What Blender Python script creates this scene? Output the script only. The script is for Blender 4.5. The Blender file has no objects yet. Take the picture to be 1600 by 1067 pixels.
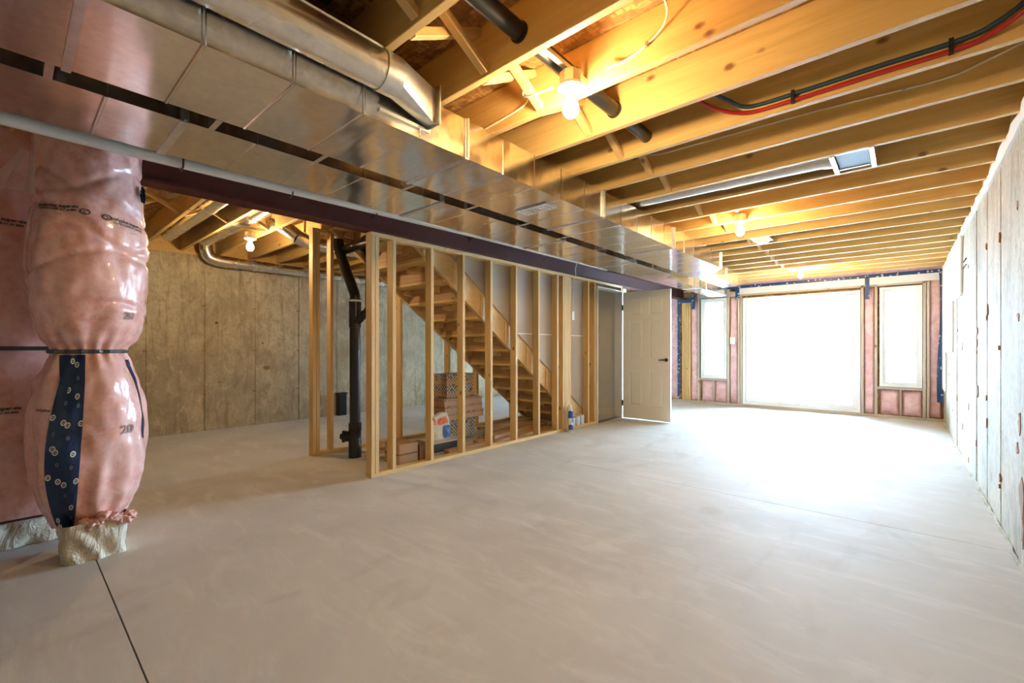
import bpy, bmesh, math, random
from mathutils import Vector, Matrix, noise
random.seed(7)
S = bpy.context.scene
COL = S.collection

# ------------------------------------------------------------------ camera, sky, exposure
CAM_H = 1.15
cam_d = bpy.data.cameras.new('camera'); cam = bpy.data.objects.new('camera', cam_d); COL.objects.link(cam)
cam.location = (0, 0, CAM_H)
cam.rotation_euler = (math.radians(90), 0, math.atan2(612, 695))
cam_d.sensor_width = 36; cam_d.lens = 36 * 695 / 1600; cam_d.shift_y = 9.5 / 1600
cam_d.clip_start = 0.02; cam_d.clip_end = 300
S.camera = cam
W = bpy.data.worlds.new('sky'); S.world = W; W.use_nodes = True
bg = W.node_tree.nodes['Background']
bg.inputs['Color'].default_value = (0.50, 0.76, 1.0, 1); bg.inputs['Strength'].default_value = 34.0
S.view_settings.view_transform = 'Standard'; S.view_settings.look = 'None'
S.view_settings.exposure = 2.0; S.view_settings.gamma = 1.0; S.view_settings.use_curve_mapping = False
S.cycles.use_denoising = True
S.cycles.max_bounces = 10; S.cycles.diffuse_bounces = 6; S.cycles.glossy_bounces = 4; S.cycles.transparent_max_bounces = 12
S.cycles.sample_clamp_indirect = 8.0
S.cycles.caustics_reflective = False; S.cycles.caustics_refractive = False
BULB = (1.0, 0.70, 0.36); BULB_W = 205.0

XR, XL, YB, YF = 0.465, -7.25, 9.55, -2.6      # inner wall faces
ZJ, ZJL, JD = 2.37, 2.45, 0.235                # joist undersides (right bay, left bay), joist depth
JY = [1.015 + 0.406 * n for n in range(-9, 21)]
JYL = [1.125 + 0.406 * n for n in range(-9, 21)]

def portal(x, y, z, w, h):
    l = bpy.data.lights.new('window_portal', 'AREA'); l.shape = 'RECTANGLE'; l.size = w; l.size_y = h
    l.cycles.is_portal = True
    o = bpy.data.objects.new('window_portal', l); COL.objects.link(o)
    o.location = (x, y, z); o.rotation_euler = (math.radians(-90), 0, 0)
SLIDER = (-2.37, -0.55, 0.05, 2.12)
WIN1 = (-3.165, -2.665, 0.52, 2.15)
WIN2 = (-0.30, 0.22, 0.51, 2.14)
WIN3 = (-6.30, -5.30, 0.62, 2.12)
for x0, x1, z0, z1 in (SLIDER, WIN1, WIN2, WIN3):
    portal((x0 + x1) / 2, YB + 0.18, (z0 + z1) / 2, x1 - x0, z1 - z0)

# ------------------------------------------------------------------ materials
M = {}
class NT:
    def __init__(s, name, rough=0.6, metal=0.0, color=(0.8, 0.8, 0.8)):
        s.m = bpy.data.materials.new(name); s.m.use_nodes = True; s.t = s.m.node_tree
        s.b = s.t.nodes['Principled BSDF']
        s.b.inputs['Base Color'].default_value = (*color, 1); s.b.inputs['Roughness'].default_value = rough
        s.b.inputs['Metallic'].default_value = metal
        M[name] = s.m
    def n(s, kind, **kw):
        x = s.t.nodes.new('ShaderNode' + kind)
        for k, v in kw.items():
            if k in x.inputs: x.inputs[k].default_value = v
            else: setattr(x, k, v)
        return x
    def l(s, a, b): s.t.links.new(a, b)
    def coord(s, scale=(1, 1, 1), rnd=False, rot=(0, 0, 0)):
        tc = s.n('TexCoord'); mp = s.n('Mapping'); mp.inputs['Scale'].default_value = scale; mp.inputs['Rotation'].default_value = rot
        src = tc.outputs['Object']
        if rnd:
            oi = s.n('ObjectInfo'); mu = s.n('Math', operation='MULTIPLY'); s.l(oi.outputs['Random'], mu.inputs[0]); mu.inputs[1].default_value = 37.0
            ad = s.n('VectorMath', operation='ADD'); s.l(src, ad.inputs[0]); s.l(mu.outputs[0], ad.inputs[1]); src = ad.outputs[0]
        s.l(src, mp.inputs['Vector']); return mp.outputs['Vector']
    def noise(s, vec, scale, detail=4, rough=0.55, dist=0.0):
        x = s.n('TexNoise'); s.l(vec, x.inputs['Vector']); x.inputs['Scale'].default_value = scale; x.inputs['Detail'].default_value = detail
        x.inputs['Roughness'].default_value = rough; x.inputs['Distortion'].default_value = dist; return x.outputs['Fac']
    def vor(s, vec, scale, feature='F1', out='Distance'):
        x = s.n('TexVoronoi'); x.feature = feature; s.l(vec, x.inputs['Vector']); x.inputs['Scale'].default_value = scale; return x.outputs[out]
    def ramp(s, fac, stops):
        x = s.n('ValToRGB'); e = x.color_ramp.elements
        while len(e) < len(stops): e.new(0.5)
        for i, (p, c) in enumerate(stops):
            e[i].position = p; e[i].color = (*c, 1) if len(c) == 3 else c
        s.l(fac, x.inputs['Fac']); return x.outputs['Color']
    def g(s, fac, a, b):   # grey ramp
        return s.ramp(fac, [(a, (0, 0, 0)), (b, (1, 1, 1))])
    def mix(s, fac, a, b, blend='MIX'):
        x = s.n('Mix'); x.data_type = 'RGBA'; x.blend_type = blend
        for v, i in ((fac, 0), (a, 6), (b, 7)):
            if isinstance(v, (int, float)): x.inputs[i].default_value = v
            elif isinstance(v, tuple): x.inputs[i].default_value = (*v, 1)
            else: s.l(v, x.inputs[i])
        return x.outputs[2]
    def color(s, c): s.l(c, s.b.inputs['Base Color'])
    def rough(s, c, a, b):
        r = s.n('MapRange'); s.l(c, r.inputs[0]); r.inputs[3].default_value = a; r.inputs[4].default_value = b; s.l(r.outputs[0], s.b.inputs['Roughness'])
    def bump(s, h, strength=0.3, dist=0.01):
        x = s.n('Bump'); x.inputs['Strength'].default_value = strength; x.inputs['Distance'].default_value = dist
        s.l(h, x.inputs['Height']); s.l(x.outputs['Normal'], s.b.inputs['Normal'])

def wood(name, dark, light, knot=(0.20, 0.085, 0.03), along_y=False):
    t = NT(name, 0.62)
    v = t.coord((16, 0.9, 16) if along_y else (0.9, 16, 16), True, (0.63, 0, 0) if along_y else (0, 0, 0)); f = t.noise(v, 1.6, 5, 0.6, 0.7)
    c = t.ramp(f, [(0.3, dark), (0.62, light)])
    v2 = t.coord((0.7, 1, 1), True); f2 = t.noise(v2, 2.2, 3)
    c = t.mix(t.g(f2, 0.35, 0.75), c, tuple(x * 0.80 for x in light), 'MIX')
    v3 = t.coord((5.4, 3.4, 5.4) if along_y else (3.4, 5.4, 5.4), True); d = t.vor(v3, 1.0)
    nz = t.noise(t.coord((1, 1, 1), True), 45, 2); ad = t.n('Math', operation='MULTIPLY_ADD'); t.l(nz, ad.inputs[0]); ad.inputs[1].default_value = 0.05; t.l(d, ad.inputs[2])
    c = t.mix(t.ramp(ad.outputs[0], [(0.075, (0.95, 0.95, 0.95)), (0.105, (0.5, 0.5, 0.5)), (0.135, (0, 0, 0))]), c, knot)
    t.color(c); t.bump(f, 0.12, 0.004); return t
wood('lumber', (0.58, 0.36, 0.13), (0.75, 0.51, 0.22)); wood('stringer_wood', (0.52, 0.31, 0.11), (0.68, 0.44, 0.18), along_y=True)
wood('joist_lumber', (0.56, 0.345, 0.105), (0.74, 0.49, 0.185))
wood('stair_wood', (0.34, 0.17, 0.07), (0.55, 0.32, 0.14))
wood('gray_lumber', (0.42, 0.33, 0.25), (0.60, 0.50, 0.40))
wood('porch_lumber', (0.42, 0.34, 0.25), (0.56, 0.47, 0.36))

t = NT('osb', 0.7)
v = t.coord((6, 20, 6), False, (0, 0, 0.5)); a = t.vor(v, 2.4, 'F1', 'Color'); bw = t.n('RGBToBW'); t.l(a, bw.inputs[0])
v2 = t.coord((18, 6, 6), False, (0, 0, -0.3)); b2 = t.noise(v2, 2.5, 4, 0.7)
c = t.ramp(bw.outputs[0], [(0.1, (0.26, 0.125, 0.04)), (0.5, (0.46, 0.25, 0.085)), (0.9, (0.62, 0.38, 0.15))])
t.color(t.mix(t.g(b2, 0.45, 0.7), c, (0.22, 0.10, 0.035))); t.bump(bw.outputs[0], 0.3, 0.004)

def concrete(name, c0, c1, c2, stain):
    t = NT(name, 0.8)
    v = t.coord(); f = t.noise(v, 1.3, 6, 0.65); fine = t.noise(v, 26, 4, 0.7)
    st = t.noise(t.coord((7, 7, 0.7)), 1.6, 5, 0.65, 0.4)
    c = t.ramp(f, [(0.3, c0), (0.52, c1), (0.72, c2)])
    c = t.mix(t.g(fine, 0.45, 0.8), c, c0)
    c = t.mix(t.ramp(st, [(0.54, (0, 0, 0)), (0.70, (0.75, 0.75, 0.75))]), c, stain)
    gr_ = t.noise(t.coord((34, 34, 1.3)), 1.5, 3, 0.6); c = t.mix(t.ramp(gr_, [(0.50, (0, 0, 0)), (0.76, (0.35, 0.35, 0.35))]), c, stain)
    bl = t.noise(t.coord((2.2, 2.2, 1.2)), 4.0, 6, 0.75, 0.8); c = t.mix(t.ramp(bl, [(0.53, (0, 0, 0)), (0.64, (0.55, 0.55, 0.55))]), c, stain)
    c = t.mix(t.ramp(bl, [(0.34, (0.5, 0.5, 0.5)), (0.45, (0, 0, 0))]), c, c2)
    pit = t.vor(v, 34)
    c = t.mix(t.ramp(pit, [(0.05, (1, 1, 1)), (0.10, (0, 0, 0))]), c, tuple(x * 0.45 for x in c0))
    t.color(c); t.bump(fine, 0.35, 0.006); return t
concrete('concrete_tan', (0.33, 0.265, 0.165), (0.50, 0.42, 0.275), (0.68, 0.60, 0.42), (0.25, 0.195, 0.115))
concrete('concrete_pale', (0.33, 0.265, 0.16), (0.49, 0.43, 0.305), (0.60, 0.55, 0.415), (0.23, 0.16, 0.085))
concrete('seam_rust', (0.20, 0.12, 0.06), (0.28, 0.175, 0.095), (0.36, 0.24, 0.14), (0.17, 0.09, 0.04))   # rust-stained concrete in the right wall's form seams

t = NT('floor_concrete', 0.5)
v = t.coord(); f = t.noise(v, 0.7, 6, 0.62, 0.3); sw = t.noise(t.coord((1.2, 4.5, 1), False, (0, 0, 0.6)), 1.5, 6, 0.7, 0.8)
fine = t.noise(v, 40, 3, 0.7)
c = t.ramp(f, [(0.28, (0.49, 0.475, 0.45)), (0.5, (0.59, 0.58, 0.56)), (0.74, (0.67, 0.665, 0.65))])
c = t.mix(t.ramp(sw, [(0.50, (0, 0, 0)), (0.72, (0.6, 0.6, 0.6))]), c, (0.76, 0.75, 0.73))
c = t.mix(t.ramp(t.noise(t.coord((3, 1.4, 1), False, (0, 0, 0.9)), 1.1, 5, 0.6, 0.5), [(0.56, (0, 0, 0)), (0.75, (0.45, 0.45, 0.45))]), c, (0.42, 0.395, 0.36))
t.color(c); t.rough(sw, 0.80, 0.60); t.b.inputs['Specular IOR Level'].default_value = 0.35; t.bump(fine, 0.06, 0.002)

def metal(name, base, r0, r1, wav=0.25, scale=(1.0, 5.0, 1.0)):
    t = NT(name, 0.25, 1.0, base)
    v = t.coord(); sp = t.noise(v, 30, 2, 0.6)
    t.color(t.ramp(sp, [(0.3, tuple(x * 0.86 for x in base)), (0.7, base)])); 
    t.rough(t.noise(v, 3, 3), r0, r1)
    t.bump(t.noise(t.coord(scale), 1.1, 2, 0.4), wav, 0.02); return t
metal('galvanized', (0.90, 0.88, 0.84), 0.10, 0.24, 0.32)
metal('galvanized_round', (0.86, 0.84, 0.80), 0.2, 0.34, 0.1)
metal('galvanized_bright', (0.80, 0.82, 0.84), 0.25, 0.4, 0.08)
t = NT('steel_beam', 0.7, 0.0, (0.080, 0.018, 0.010)); t.b.inputs['Specular IOR Level'].default_value = 0.2
NT('dark_strap', 0.5, 0.5, (0.10, 0.12, 0.13))
t = NT('pvc_white', 0.4, 0, (0.74, 0.72, 0.66))
NT('abs_black', 0.32, 0, (0.012, 0.012, 0.013))
NT('pex_red', 0.35, 0, (0.40, 0.016, 0.012)); NT('pex_blue', 0.35, 0, (0.025, 0.07, 0.11)); NT('old_red', 0.5, 0, (0.22, 0.02, 0.015))
NT('cable_white', 0.5, 0, (0.78, 0.74, 0.64)); NT('clip_black', 0.5, 0, (0.015, 0.015, 0.015))
NT('porcelain', 0.3, 0, (0.85, 0.83, 0.78)); NT('box_metal', 0.35, 1.0, (0.6, 0.6, 0.58))
NT('white_plastic', 0.45, 0, (0.82, 0.82, 0.82)); NT('vinyl_frame', 0.35, 0, (0.80, 0.81, 0.82))
NT('white_paint', 0.5, 0, (0.86, 0.82, 0.74)); NT('jamb_paint', 0.5, 0, (0.78, 0.78, 0.77)); NT('cream_wall', 0.7, 0, (0.80, 0.74, 0.63))
NT('bronze', 0.3, 0.9, (0.06, 0.05, 0.04)); NT('rust_chip', 0.85, 0, (0.32, 0.16, 0.055))
NT('drywall_paper', 0.85, 0, (0.40, 0.325, 0.265)); NT('drywall_tape', 0.8, 0, (0.74, 0.70, 0.63))
NT('foam_white', 0.7, 0, (0.90, 0.91, 0.93)); NT('poly_white', 0.35, 0, (0.80, 0.78, 0.76))
NT('kraft', 0.75, 0, (0.44, 0.27, 0.14)); NT('kraft_dark', 0.75, 0, (0.22, 0.12, 0.06)); NT('bag_paper', 0.7, 0, (0.66, 0.62, 0.52))
NT('orange_print', 0.6, 0, (0.75, 0.16, 0.05)); NT('blue_print', 0.5, 0, (0.03, 0.09, 0.30)); NT('ink', 0.6, 0, (0.035, 0.028, 0.026)); NT('ink_gray', 0.6, 0, (0.30, 0.20, 0.18))
NT('tape_print', 0.4, 0, (0.72, 0.72, 0.68)); NT('tape_print_dim', 0.4, 0, (0.18, 0.24, 0.36))
NT('grille_gray', 0.6, 0, (0.22, 0.23, 0.24)); NT('can_steel', 0.3, 0.9, (0.70, 0.71, 0.72)); NT('red_print', 0.6, 0, (0.42, 0.05, 0.04))
t = NT('snow', 0.9, 0, (0.86, 0.87, 0.88))

t = NT('print_carton', 0.75)
v = t.coord((1, 1, 1)); ch = t.n('TexChecker'); t.l(v, ch.inputs['Vector']); ch.inputs['Scale'].default_value = 44
d = t.vor(v, 24, 'F1'); c = t.mix(t.g(d, 0.30, 0.34), (0.06, 0.05, 0.045), (0.50, 0.43, 0.34))
c = t.mix(ch.outputs['Fac'], c, (0.13, 0.11, 0.095)); t.color(c)

t = NT('pink_poly', 0.55)      # pink fibreglass under glossy clear polyethylene
v = t.coord(); f = t.noise(v, 5, 6, 0.65, 0.5); f2 = t.noise(v, 22, 4, 0.7)
c = t.ramp(f, [(0.3, (0.58, 0.235, 0.19)), (0.5, (0.74, 0.36, 0.30)), (0.72, (0.85, 0.52, 0.46))])
t.color(t.mix(t.g(f2, 0.4, 0.8), c, (0.84, 0.56, 0.50)))
t.b.inputs['Coat Weight'].default_value = 0.9; t.b.inputs['Coat Roughness'].default_value = 0.06; t.b.inputs['Coat IOR'].default_value = 1.5
wr = t.noise(t.coord((5, 5, 1.6), False, (0.5, 0.3, 0)), 2.2, 4, 0.6, 1.6)
bp = t.n('Bump'); bp.inputs['Strength'].default_value = 0.4; bp.inputs['Distance'].default_value = 0.02
t.l(wr, bp.inputs['Height']); t.l(bp.outputs['Normal'], t.b.inputs['Coat Normal'])
bp2 = t.n('Bump'); bp2.inputs['Strength'].default_value = 0.3; bp2.inputs['Distance'].default_value = 0.015
t.l(f, bp2.inputs['Height']); t.l(bp2.outputs['Normal'], t.b.inputs['Normal'])

t = NT('pink_batt', 0.75)
v = t.coord(); f = t.noise(v, 9, 6, 0.7, 0.5)
t.color(t.ramp(f, [(0.3, (0.62, 0.33, 0.36)), (0.5, (0.76, 0.47, 0.50)), (0.72, (0.86, 0.64, 0.66))])); t.bump(f, 0.5, 0.02)
t.b.inputs['Coat Weight'].default_value = 0.5; t.b.inputs['Coat Roughness'].default_value = 0.2

t = NT('poly_wrap', 0.35, 0, (0.72, 0.66, 0.54))
f = t.noise(t.coord((6, 6, 2.5), False, (0.4, 0.7, 0)), 2.5, 4, 0.6, 1.5); t.bump(f, 0.7, 0.03)
t.color(t.ramp(t.noise(t.coord(), 9, 4, 0.7), [(0.35, (0.52, 0.44, 0.31)), (0.6, (0.74, 0.68, 0.56))]))

t = NT('poly_film', 0.15, 0, (0.75, 0.66, 0.62)); t.b.inputs['Alpha'].default_value = 0.35
t = NT('navy_tape', 0.22, 0, (0.012, 0.035, 0.10)); t.bump(t.noise(t.coord((8, 8, 3)), 3, 3, 0.6, 1.0), 0.5, 0.01)
t = NT('navy_tape_dots', 0.3)
d = t.vor(t.coord((1, 1, 1)), 17); t.color(t.ramp(d, [(0.20, (0.62, 0.66, 0.72)), (0.27, (0.02, 0.06, 0.17))]))

t = NT('glass', 0.02)
for nd in list(t.t.nodes):
    if nd.type == 'BSDF_PRINCIPLED': t.t.nodes.remove(nd)
tr = t.n('BsdfTransparent'); gl = t.n('BsdfGlossy'); gl.inputs['Roughness'].default_value = 0.02; tr.inputs['Color'].default_value = (0.96, 0.98, 1, 1)
fr = t.n('Fresnel'); fr.inputs['IOR'].default_value = 1.35; mx = t.n('MixShader'); t.l(fr.outputs[0], mx.inputs[0]); t.l(tr.outputs[0], mx.inputs[1]); t.l(gl.outputs[0], mx.inputs[2])
t.l(mx.outputs[0], t.t.nodes['Material Output'].inputs['Surface'])

def emitter(name, color, strength):
    t = NT(name, 0.5); t.b.inputs['Emission Color'].default_value = (*color, 1); t.b.inputs['Emission Strength'].default_value = strength
    t.b.inputs['Base Color'].default_value = (0.9, 0.9, 0.9, 1)
emitter('bulb_glow', BULB, BULB_W)

# ------------------------------------------------------------------ mesh helpers
class MB:
    def __init__(s): s.v = []; s.f = []
    def box(s, x0, x1, y0, y1, z0, z1):
        b = len(s.v)
        s.v += [(x, y, z) for z in (z0, z1) for y in (y0, y1) for x in (x0, x1)]
        s.f += [tuple(b + i for i in q) for q in ((0, 2, 3, 1), (4, 5, 7, 6), (0, 1, 5, 4), (2, 6, 7, 3), (0, 4, 6, 2), (1, 3, 7, 5))]
        return s
    def obox(s, c, ax, ay, az):   # oriented box: half-vectors
        b = len(s.v); c = Vector(c); ax, ay, az = Vector(ax), Vector(ay), Vector(az)
        s.v += [tuple(c + ax * i + ay * j + az * k) for k in (-1, 1) for j in (-1, 1) for i in (-1, 1)]
        s.f += [tuple(b + i for i in q) for q in ((0, 2, 3, 1), (4, 5, 7, 6), (0, 1, 5, 4), (2, 6, 7, 3), (0, 4, 6, 2), (1, 3, 7, 5))]
        return s
    def ring(s, c, n, r, seg, ref=None):
        n = Vector(n).normalized(); ref = Vector(ref) if ref else (Vector((0, 0, 1)) if abs(n.z) < 0.9 else Vector((1, 0, 0)))
        a = n.cross(ref).normalized(); b2 = n.cross(a); b = len(s.v)
        for i in range(seg):
            t = 2 * math.pi * i / seg; s.v.append(tuple(Vector(c) + a * math.cos(t) * r + b2 * math.sin(t) * r))
        return list(range(b, b + seg))
    def bridge(s, r0, r1):
        n = len(r0)
        for i in range(n): s.f.append((r0[i], r0[(i + 1) % n], r1[(i + 1) % n], r1[i]))
    def tube(s, pts, r, seg=12, cap=True):
        pts = [Vector(p) for p in pts]; rs = r if isinstance(r, (list, tuple)) else [r] * len(pts); prev = None; first = None
        for i, p in enumerate(pts):
            d = (pts[min(i + 1, len(pts) - 1)] - pts[max(i - 1, 0)])
            if d.length < 1e-6: d = Vector((0, 0, 1))
            rg = s.ring(p, d, rs[i], seg)
            if prev:
                # align to avoid twist
                best = min(range(seg), key=lambda k: (Vector(s.v[rg[k]]) - Vector(s.v[prev[0]]) - (p - pts[i - 1])).length)
                rg = rg[best:] + rg[:best]
                s.bridge(prev, rg)
            else: first = rg
            prev = rg
        if cap: s.f.append(tuple(reversed(first))); s.f.append(tuple(prev))
        return s
    def lathe(s, c, prof, seg=20, axis='z'):
        prev = None
        for r, h in prof:
            b = len(s.v)
            for i in range(seg):
                t = 2 * math.pi * i / seg; p = (r * math.cos(t), r * math.sin(t), h)
                if axis == 'y': p = (p[0], p[2], p[1])
                if axis == 'x': p = (p[2], p[0], p[1])
                s.v.append((c[0] + p[0], c[1] + p[1], c[2] + p[2]))
            rg = list(range(b, b + seg))
            if prev: s.bridge(prev, rg)
            prev = rg
        return s
    def prism(s, poly, axis, a0, a1):
        # poly: 2-D points; axis 'x' -> (y,z), 'y' -> (x,z), 'z' -> (x,y)
        b = len(s.v); n = len(poly)
        for a in (a0, a1):
            for p, q in poly:
                s.v.append({'x': (a, p, q), 'y': (p, a, q), 'z': (p, q, a)}[axis])
        s.f.append(tuple(range(b, b + n))); s.f.append(tuple(range(b + 2 * n - 1, b + n - 1, -1)))
        for i in range(n): s.f.append((b + i, b + (i + 1) % n, b + n + (i + 1) % n, b + n + i))
        return s
    def grid(s, nu, nv, fn):
        b = len(s.v)
        for j in range(nv + 1):
            for i in range(nu + 1): s.v.append(tuple(fn(i / nu, j / nv)))
        for j in range(nv):
            for i in range(nu):
                a = b + j * (nu + 1) + i; s.f.append((a, a + 1, a + nu + 2, a + nu + 1))
        return s
    def mesh(s, name, smooth=False, fix=True):
        me = bpy.data.meshes.new(name); me.from_pydata(s.v, [], s.f)
        if fix:
            bm = bmesh.new(); bm.from_mesh(me); bmesh.ops.recalc_face_normals(bm, faces=bm.faces); bm.to_mesh(me); bm.free()
        if smooth:
            me.polygons.foreach_set('use_smooth', [True] * len(me.polygons))
            if smooth != 'all': me.set_sharp_from_angle(angle=math.radians(40))
        me.update(); return me
    def build(s, name, mat, parent=None, smooth=False):
        me = s.mesh(name, smooth); me.materials.append(M[mat])
        return link(bpy.data.objects.new(name, me), parent)

def link(o, parent=None):
    COL.objects.link(o)
    if parent is not None:
        o.parent = parent
        o.matrix_parent_inverse = Matrix.Translation(-world_loc(parent))
    return o
def world_loc(o):
    # only translated (never rotated) parents are used
    return WORLD.get(o.name, Vector((0, 0, 0)))
WORLD = {}
def thing(name, label, cat, loc=(0, 0, 0), group=None):
    o = bpy.data.objects.new(name, None); COL.objects.link(o); o.location = loc; o.empty_display_size = 0.05
    WORLD[o.name] = Vector(loc); return tag(o, label, cat, group)
def tag(o, label=None, cat=None, group=None, kind=None):
    if label: o['label'] = label
    if cat: o['category'] = cat
    if group: o['group'] = group
    if kind: o['kind'] = kind
    return o
def struct(o, label=None): return tag(o, label, None, None, 'structure')

_board = {}
def board(name, p0, p1, w, t, mat, parent=None, wdir=(0, 0, 1)):
    """lumber from p0 to p1 (centre line); local X runs along the grain; w is the size along wdir, t across."""
    p0, p1 = Vector(p0), Vector(p1); L = (p1 - p0).length; key = (round(L, 3), w, t, mat)
    if key not in _board:
        ch = min(0.003, t * 0.2); h, k = w / 2, t / 2; b = MB()
        poly = [(-k + ch, -h), (k - ch, -h), (k, -h + ch), (k, h - ch), (k - ch, h), (-k + ch, h), (-k, h - ch), (-k, -h + ch)]
        b.prism(poly, 'x', -L / 2, L / 2); me = b.mesh(name); me.materials.append(M[mat]); _board[key] = me
    o = bpy.data.objects.new(name, _board[key])
    x = (p1 - p0).normalized(); z = Vector(wdir); z = (z - x * z.dot(x)).normalized(); y = z.cross(x)
    R = Matrix((x, y, z)).transposed().to_4x4()
    link(o, parent); o.matrix_basis = Matrix.Translation((p0 + p1) / 2) @ R
    WORLD[o.name] = Vector((0, 0, 0)); return o
def curve(pts, n=8):
    P = [Vector(p) for p in pts]; out = []
    P = [P[0] * 2 - P[1]] + P + [P[-1] * 2 - P[-2]]
    for i in range(1, len(P) - 2):
        for k in range(n):
            t = k / n; a, b, c, d = P[i - 1:i + 3]
            out.append(0.5 * ((2 * b) + (c - a) * t + (2 * a - 5 * b + 4 * c - d) * t * t + (3 * b - a - 3 * c + d) * t ** 3))
    out.append(P[-2]); return out
def text_mesh(body, size):
    cu = bpy.data.curves.new('print', 'FONT'); cu.body = body; cu.size = size; cu.align_x = 'CENTER'; cu.resolution_u = 2; cu.offset = size * 0.035
    o = bpy.data.objects.new('print', cu); COL.objects.link(o); bpy.context.view_layer.update()
    me = bpy.data.meshes.new_from_object(o); bpy.data.objects.remove(o); bpy.data.curves.remove(cu); return me
def rnd(a, b): return random.uniform(a, b)

# ================================================================== SETTING
# floor: sub-base with three poured slabs, sawn joints left open between them
fl = MB().box(XL - 0.2, XR + 0.2, YF - 0.2, YB + 0.2, -0.16, -0.03).build('floor', 'floor_concrete'); struct(fl, 'grey poured concrete basement floor with sawn joints')
for y0, y1 in ((YF - 0.2, 0.317), (0.323, 3.737), (3.742, YB + 0.2)):
    MB().box(XL - 0.2, XR + 0.2, y0, y1, -0.03, 0).build('slab', 'floor_concrete', fl)

# right concrete wall in form-width panels
wr_ = MB().box(XR + 0.012, XR + 0.25, YF, YB + 0.2, 0, 2.33).build('wall_right', 'seam_rust'); struct(wr_, 'pale poured concrete wall with vertical form seams')
seam0 = 3.60 - 0.61 * 11; ys = [seam0 + 0.61 * k for k in range(0, 23)]
ys = [y for y in ys if YF < y < YB - 0.1]; edges = [YF] + ys + [YB]
for a, b in zip(edges, edges[1:]):
    d = rnd(-0.003, 0.003); g0, g1 = rnd(0.004, 0.012), rnd(0.004, 0.012)
    n = 24; L = []; R = []
    for k in range(n + 1):
        z = 2.33 * k / n
        L.append((a + g0 + rnd(-0.004, 0.007), z)); R.append((b - g1 + rnd(-0.007, 0.004), z))
    m = MB()
    for sx in (XR + d, XR + 0.02):
        m.v += [(sx, y, z) for y, z in L] + [(sx, y, z) for y, z in R]
    N = n + 1
    for k in range(n):
        m.f.append((k, N + k, N + k + 1, k + 1)); m.f.append((k, k + 1, 2 * N + k + 1, 2 * N + k)); m.f.append((N + k, 3 * N + k, 3 * N + k + 1, N + k + 1))
    m.build('concrete_panel', 'concrete_pale', wr_)
    mid = (a + b) / 2 + rnd(-0.04, 0.04)
def chip(y, z, w, h, parent, x=XR, sgn=-1, mat='rust_chip'):
    n = 11; pts = []
    for k in range(n):
        t = 2 * math.pi * k / n; r = rnd(0.35, 1.0); pts.append((y + math.cos(t) * w * r * 0.5, z + math.sin(t) * h * r * 0.5))
    lo, hi = sorted((x - sgn * 0.004, x + sgn * 0.006)); MB().prism(pts, 'x', lo, hi).build('residue_chip', mat, parent)
for y in ys:
    if y < 2.4: continue
    for k in range(4 if y < 5.5 else 3):
        z = random.choice((0.12, 0.3, 0.55, 0.75, 0.95, 1.15, 1.35, 1.9)) + rnd(-0.06, 0.06)
        chip(y + rnd(-0.05, 0.05), z, rnd(0.03, 0.09), rnd(0.03, 0.11), wr_)
chip(3.50, 0.36, 0.16, 0.26, wr_); chip(3.46, 0.20, 0.08, 0.22, wr_); chip(3.55, 0.75, 0.09, 0.16, wr_); chip(4.78, 1.42, 0.10, 0.12, wr_); chip(5.35, 0.78, 0.09, 0.12, wr_)
# rough mortar line where the wall meets the slab
MB().tube([(XR - 0.005 + rnd(-0.006, 0.006), YF + 0.08 * k, 0.004) for k in range(int((YB - YF) / 0.08))], 0.012, 5).build('mortar_line', 'concrete_tan', wr_)
# sill plate on the wall and white foam strip over it
board('sill_plate', (XR + 0.1, YF, 2.35), (XR + 0.1, YB, 2.35), 0.04, 0.2, 'gray_lumber', wr_)
m = MB(); n = 120
for k in range(n + 1):
    y = YF + (YB - YF) * k / n; w = rnd(0.0, 0.02)
    m.v += [(XR + 0.03, y, 2.43 + w), (XR - 0.012 - w * 0.5, y, 2.37 + w), (XR - 0.012, y, 2.318 - w * 0.7), (XR + 0.01, y, 2.31)]
for k in range(n):
    for j in range(3): m.f.append((4 * k + j, 4 * k + j + 1, 4 * k + j + 5, 4 * k + j + 4))
m.build('foam_bead', 'foam_white', wr_, True)
# stepped white foam boards towards the walkout end
def foam_board(y0, y1, z0):
    n = 10; pts = [(y0, 2.325), (y1, 2.325)] + [(y1 + (y0 - y1) * k / n, z0 + (rnd(-0.03, 0.03) if 0 < k < n else 0)) for k in range(n + 1)]
    MB().prism(pts, 'x', XR - 0.022, XR - 0.004).build('foam_board', 'foam_white', wr_)
foam_board(6.57, 7.66, 1.72); foam_board(7.665, 8.9, 1.09); foam_board(8.905, 9.52, 0.52)
for z in (2.02, 1.96):
    MB().box(XR - 0.012, XR, 6.2, 6.5, z, z + 0.008).build('form_tie', 'ink', wr_)
MB().box(XR + 0.0, XR + 0.2, YF, YB, 2.37, 2.62).build('rim_board', 'joist_lumber', wr_)

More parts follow.
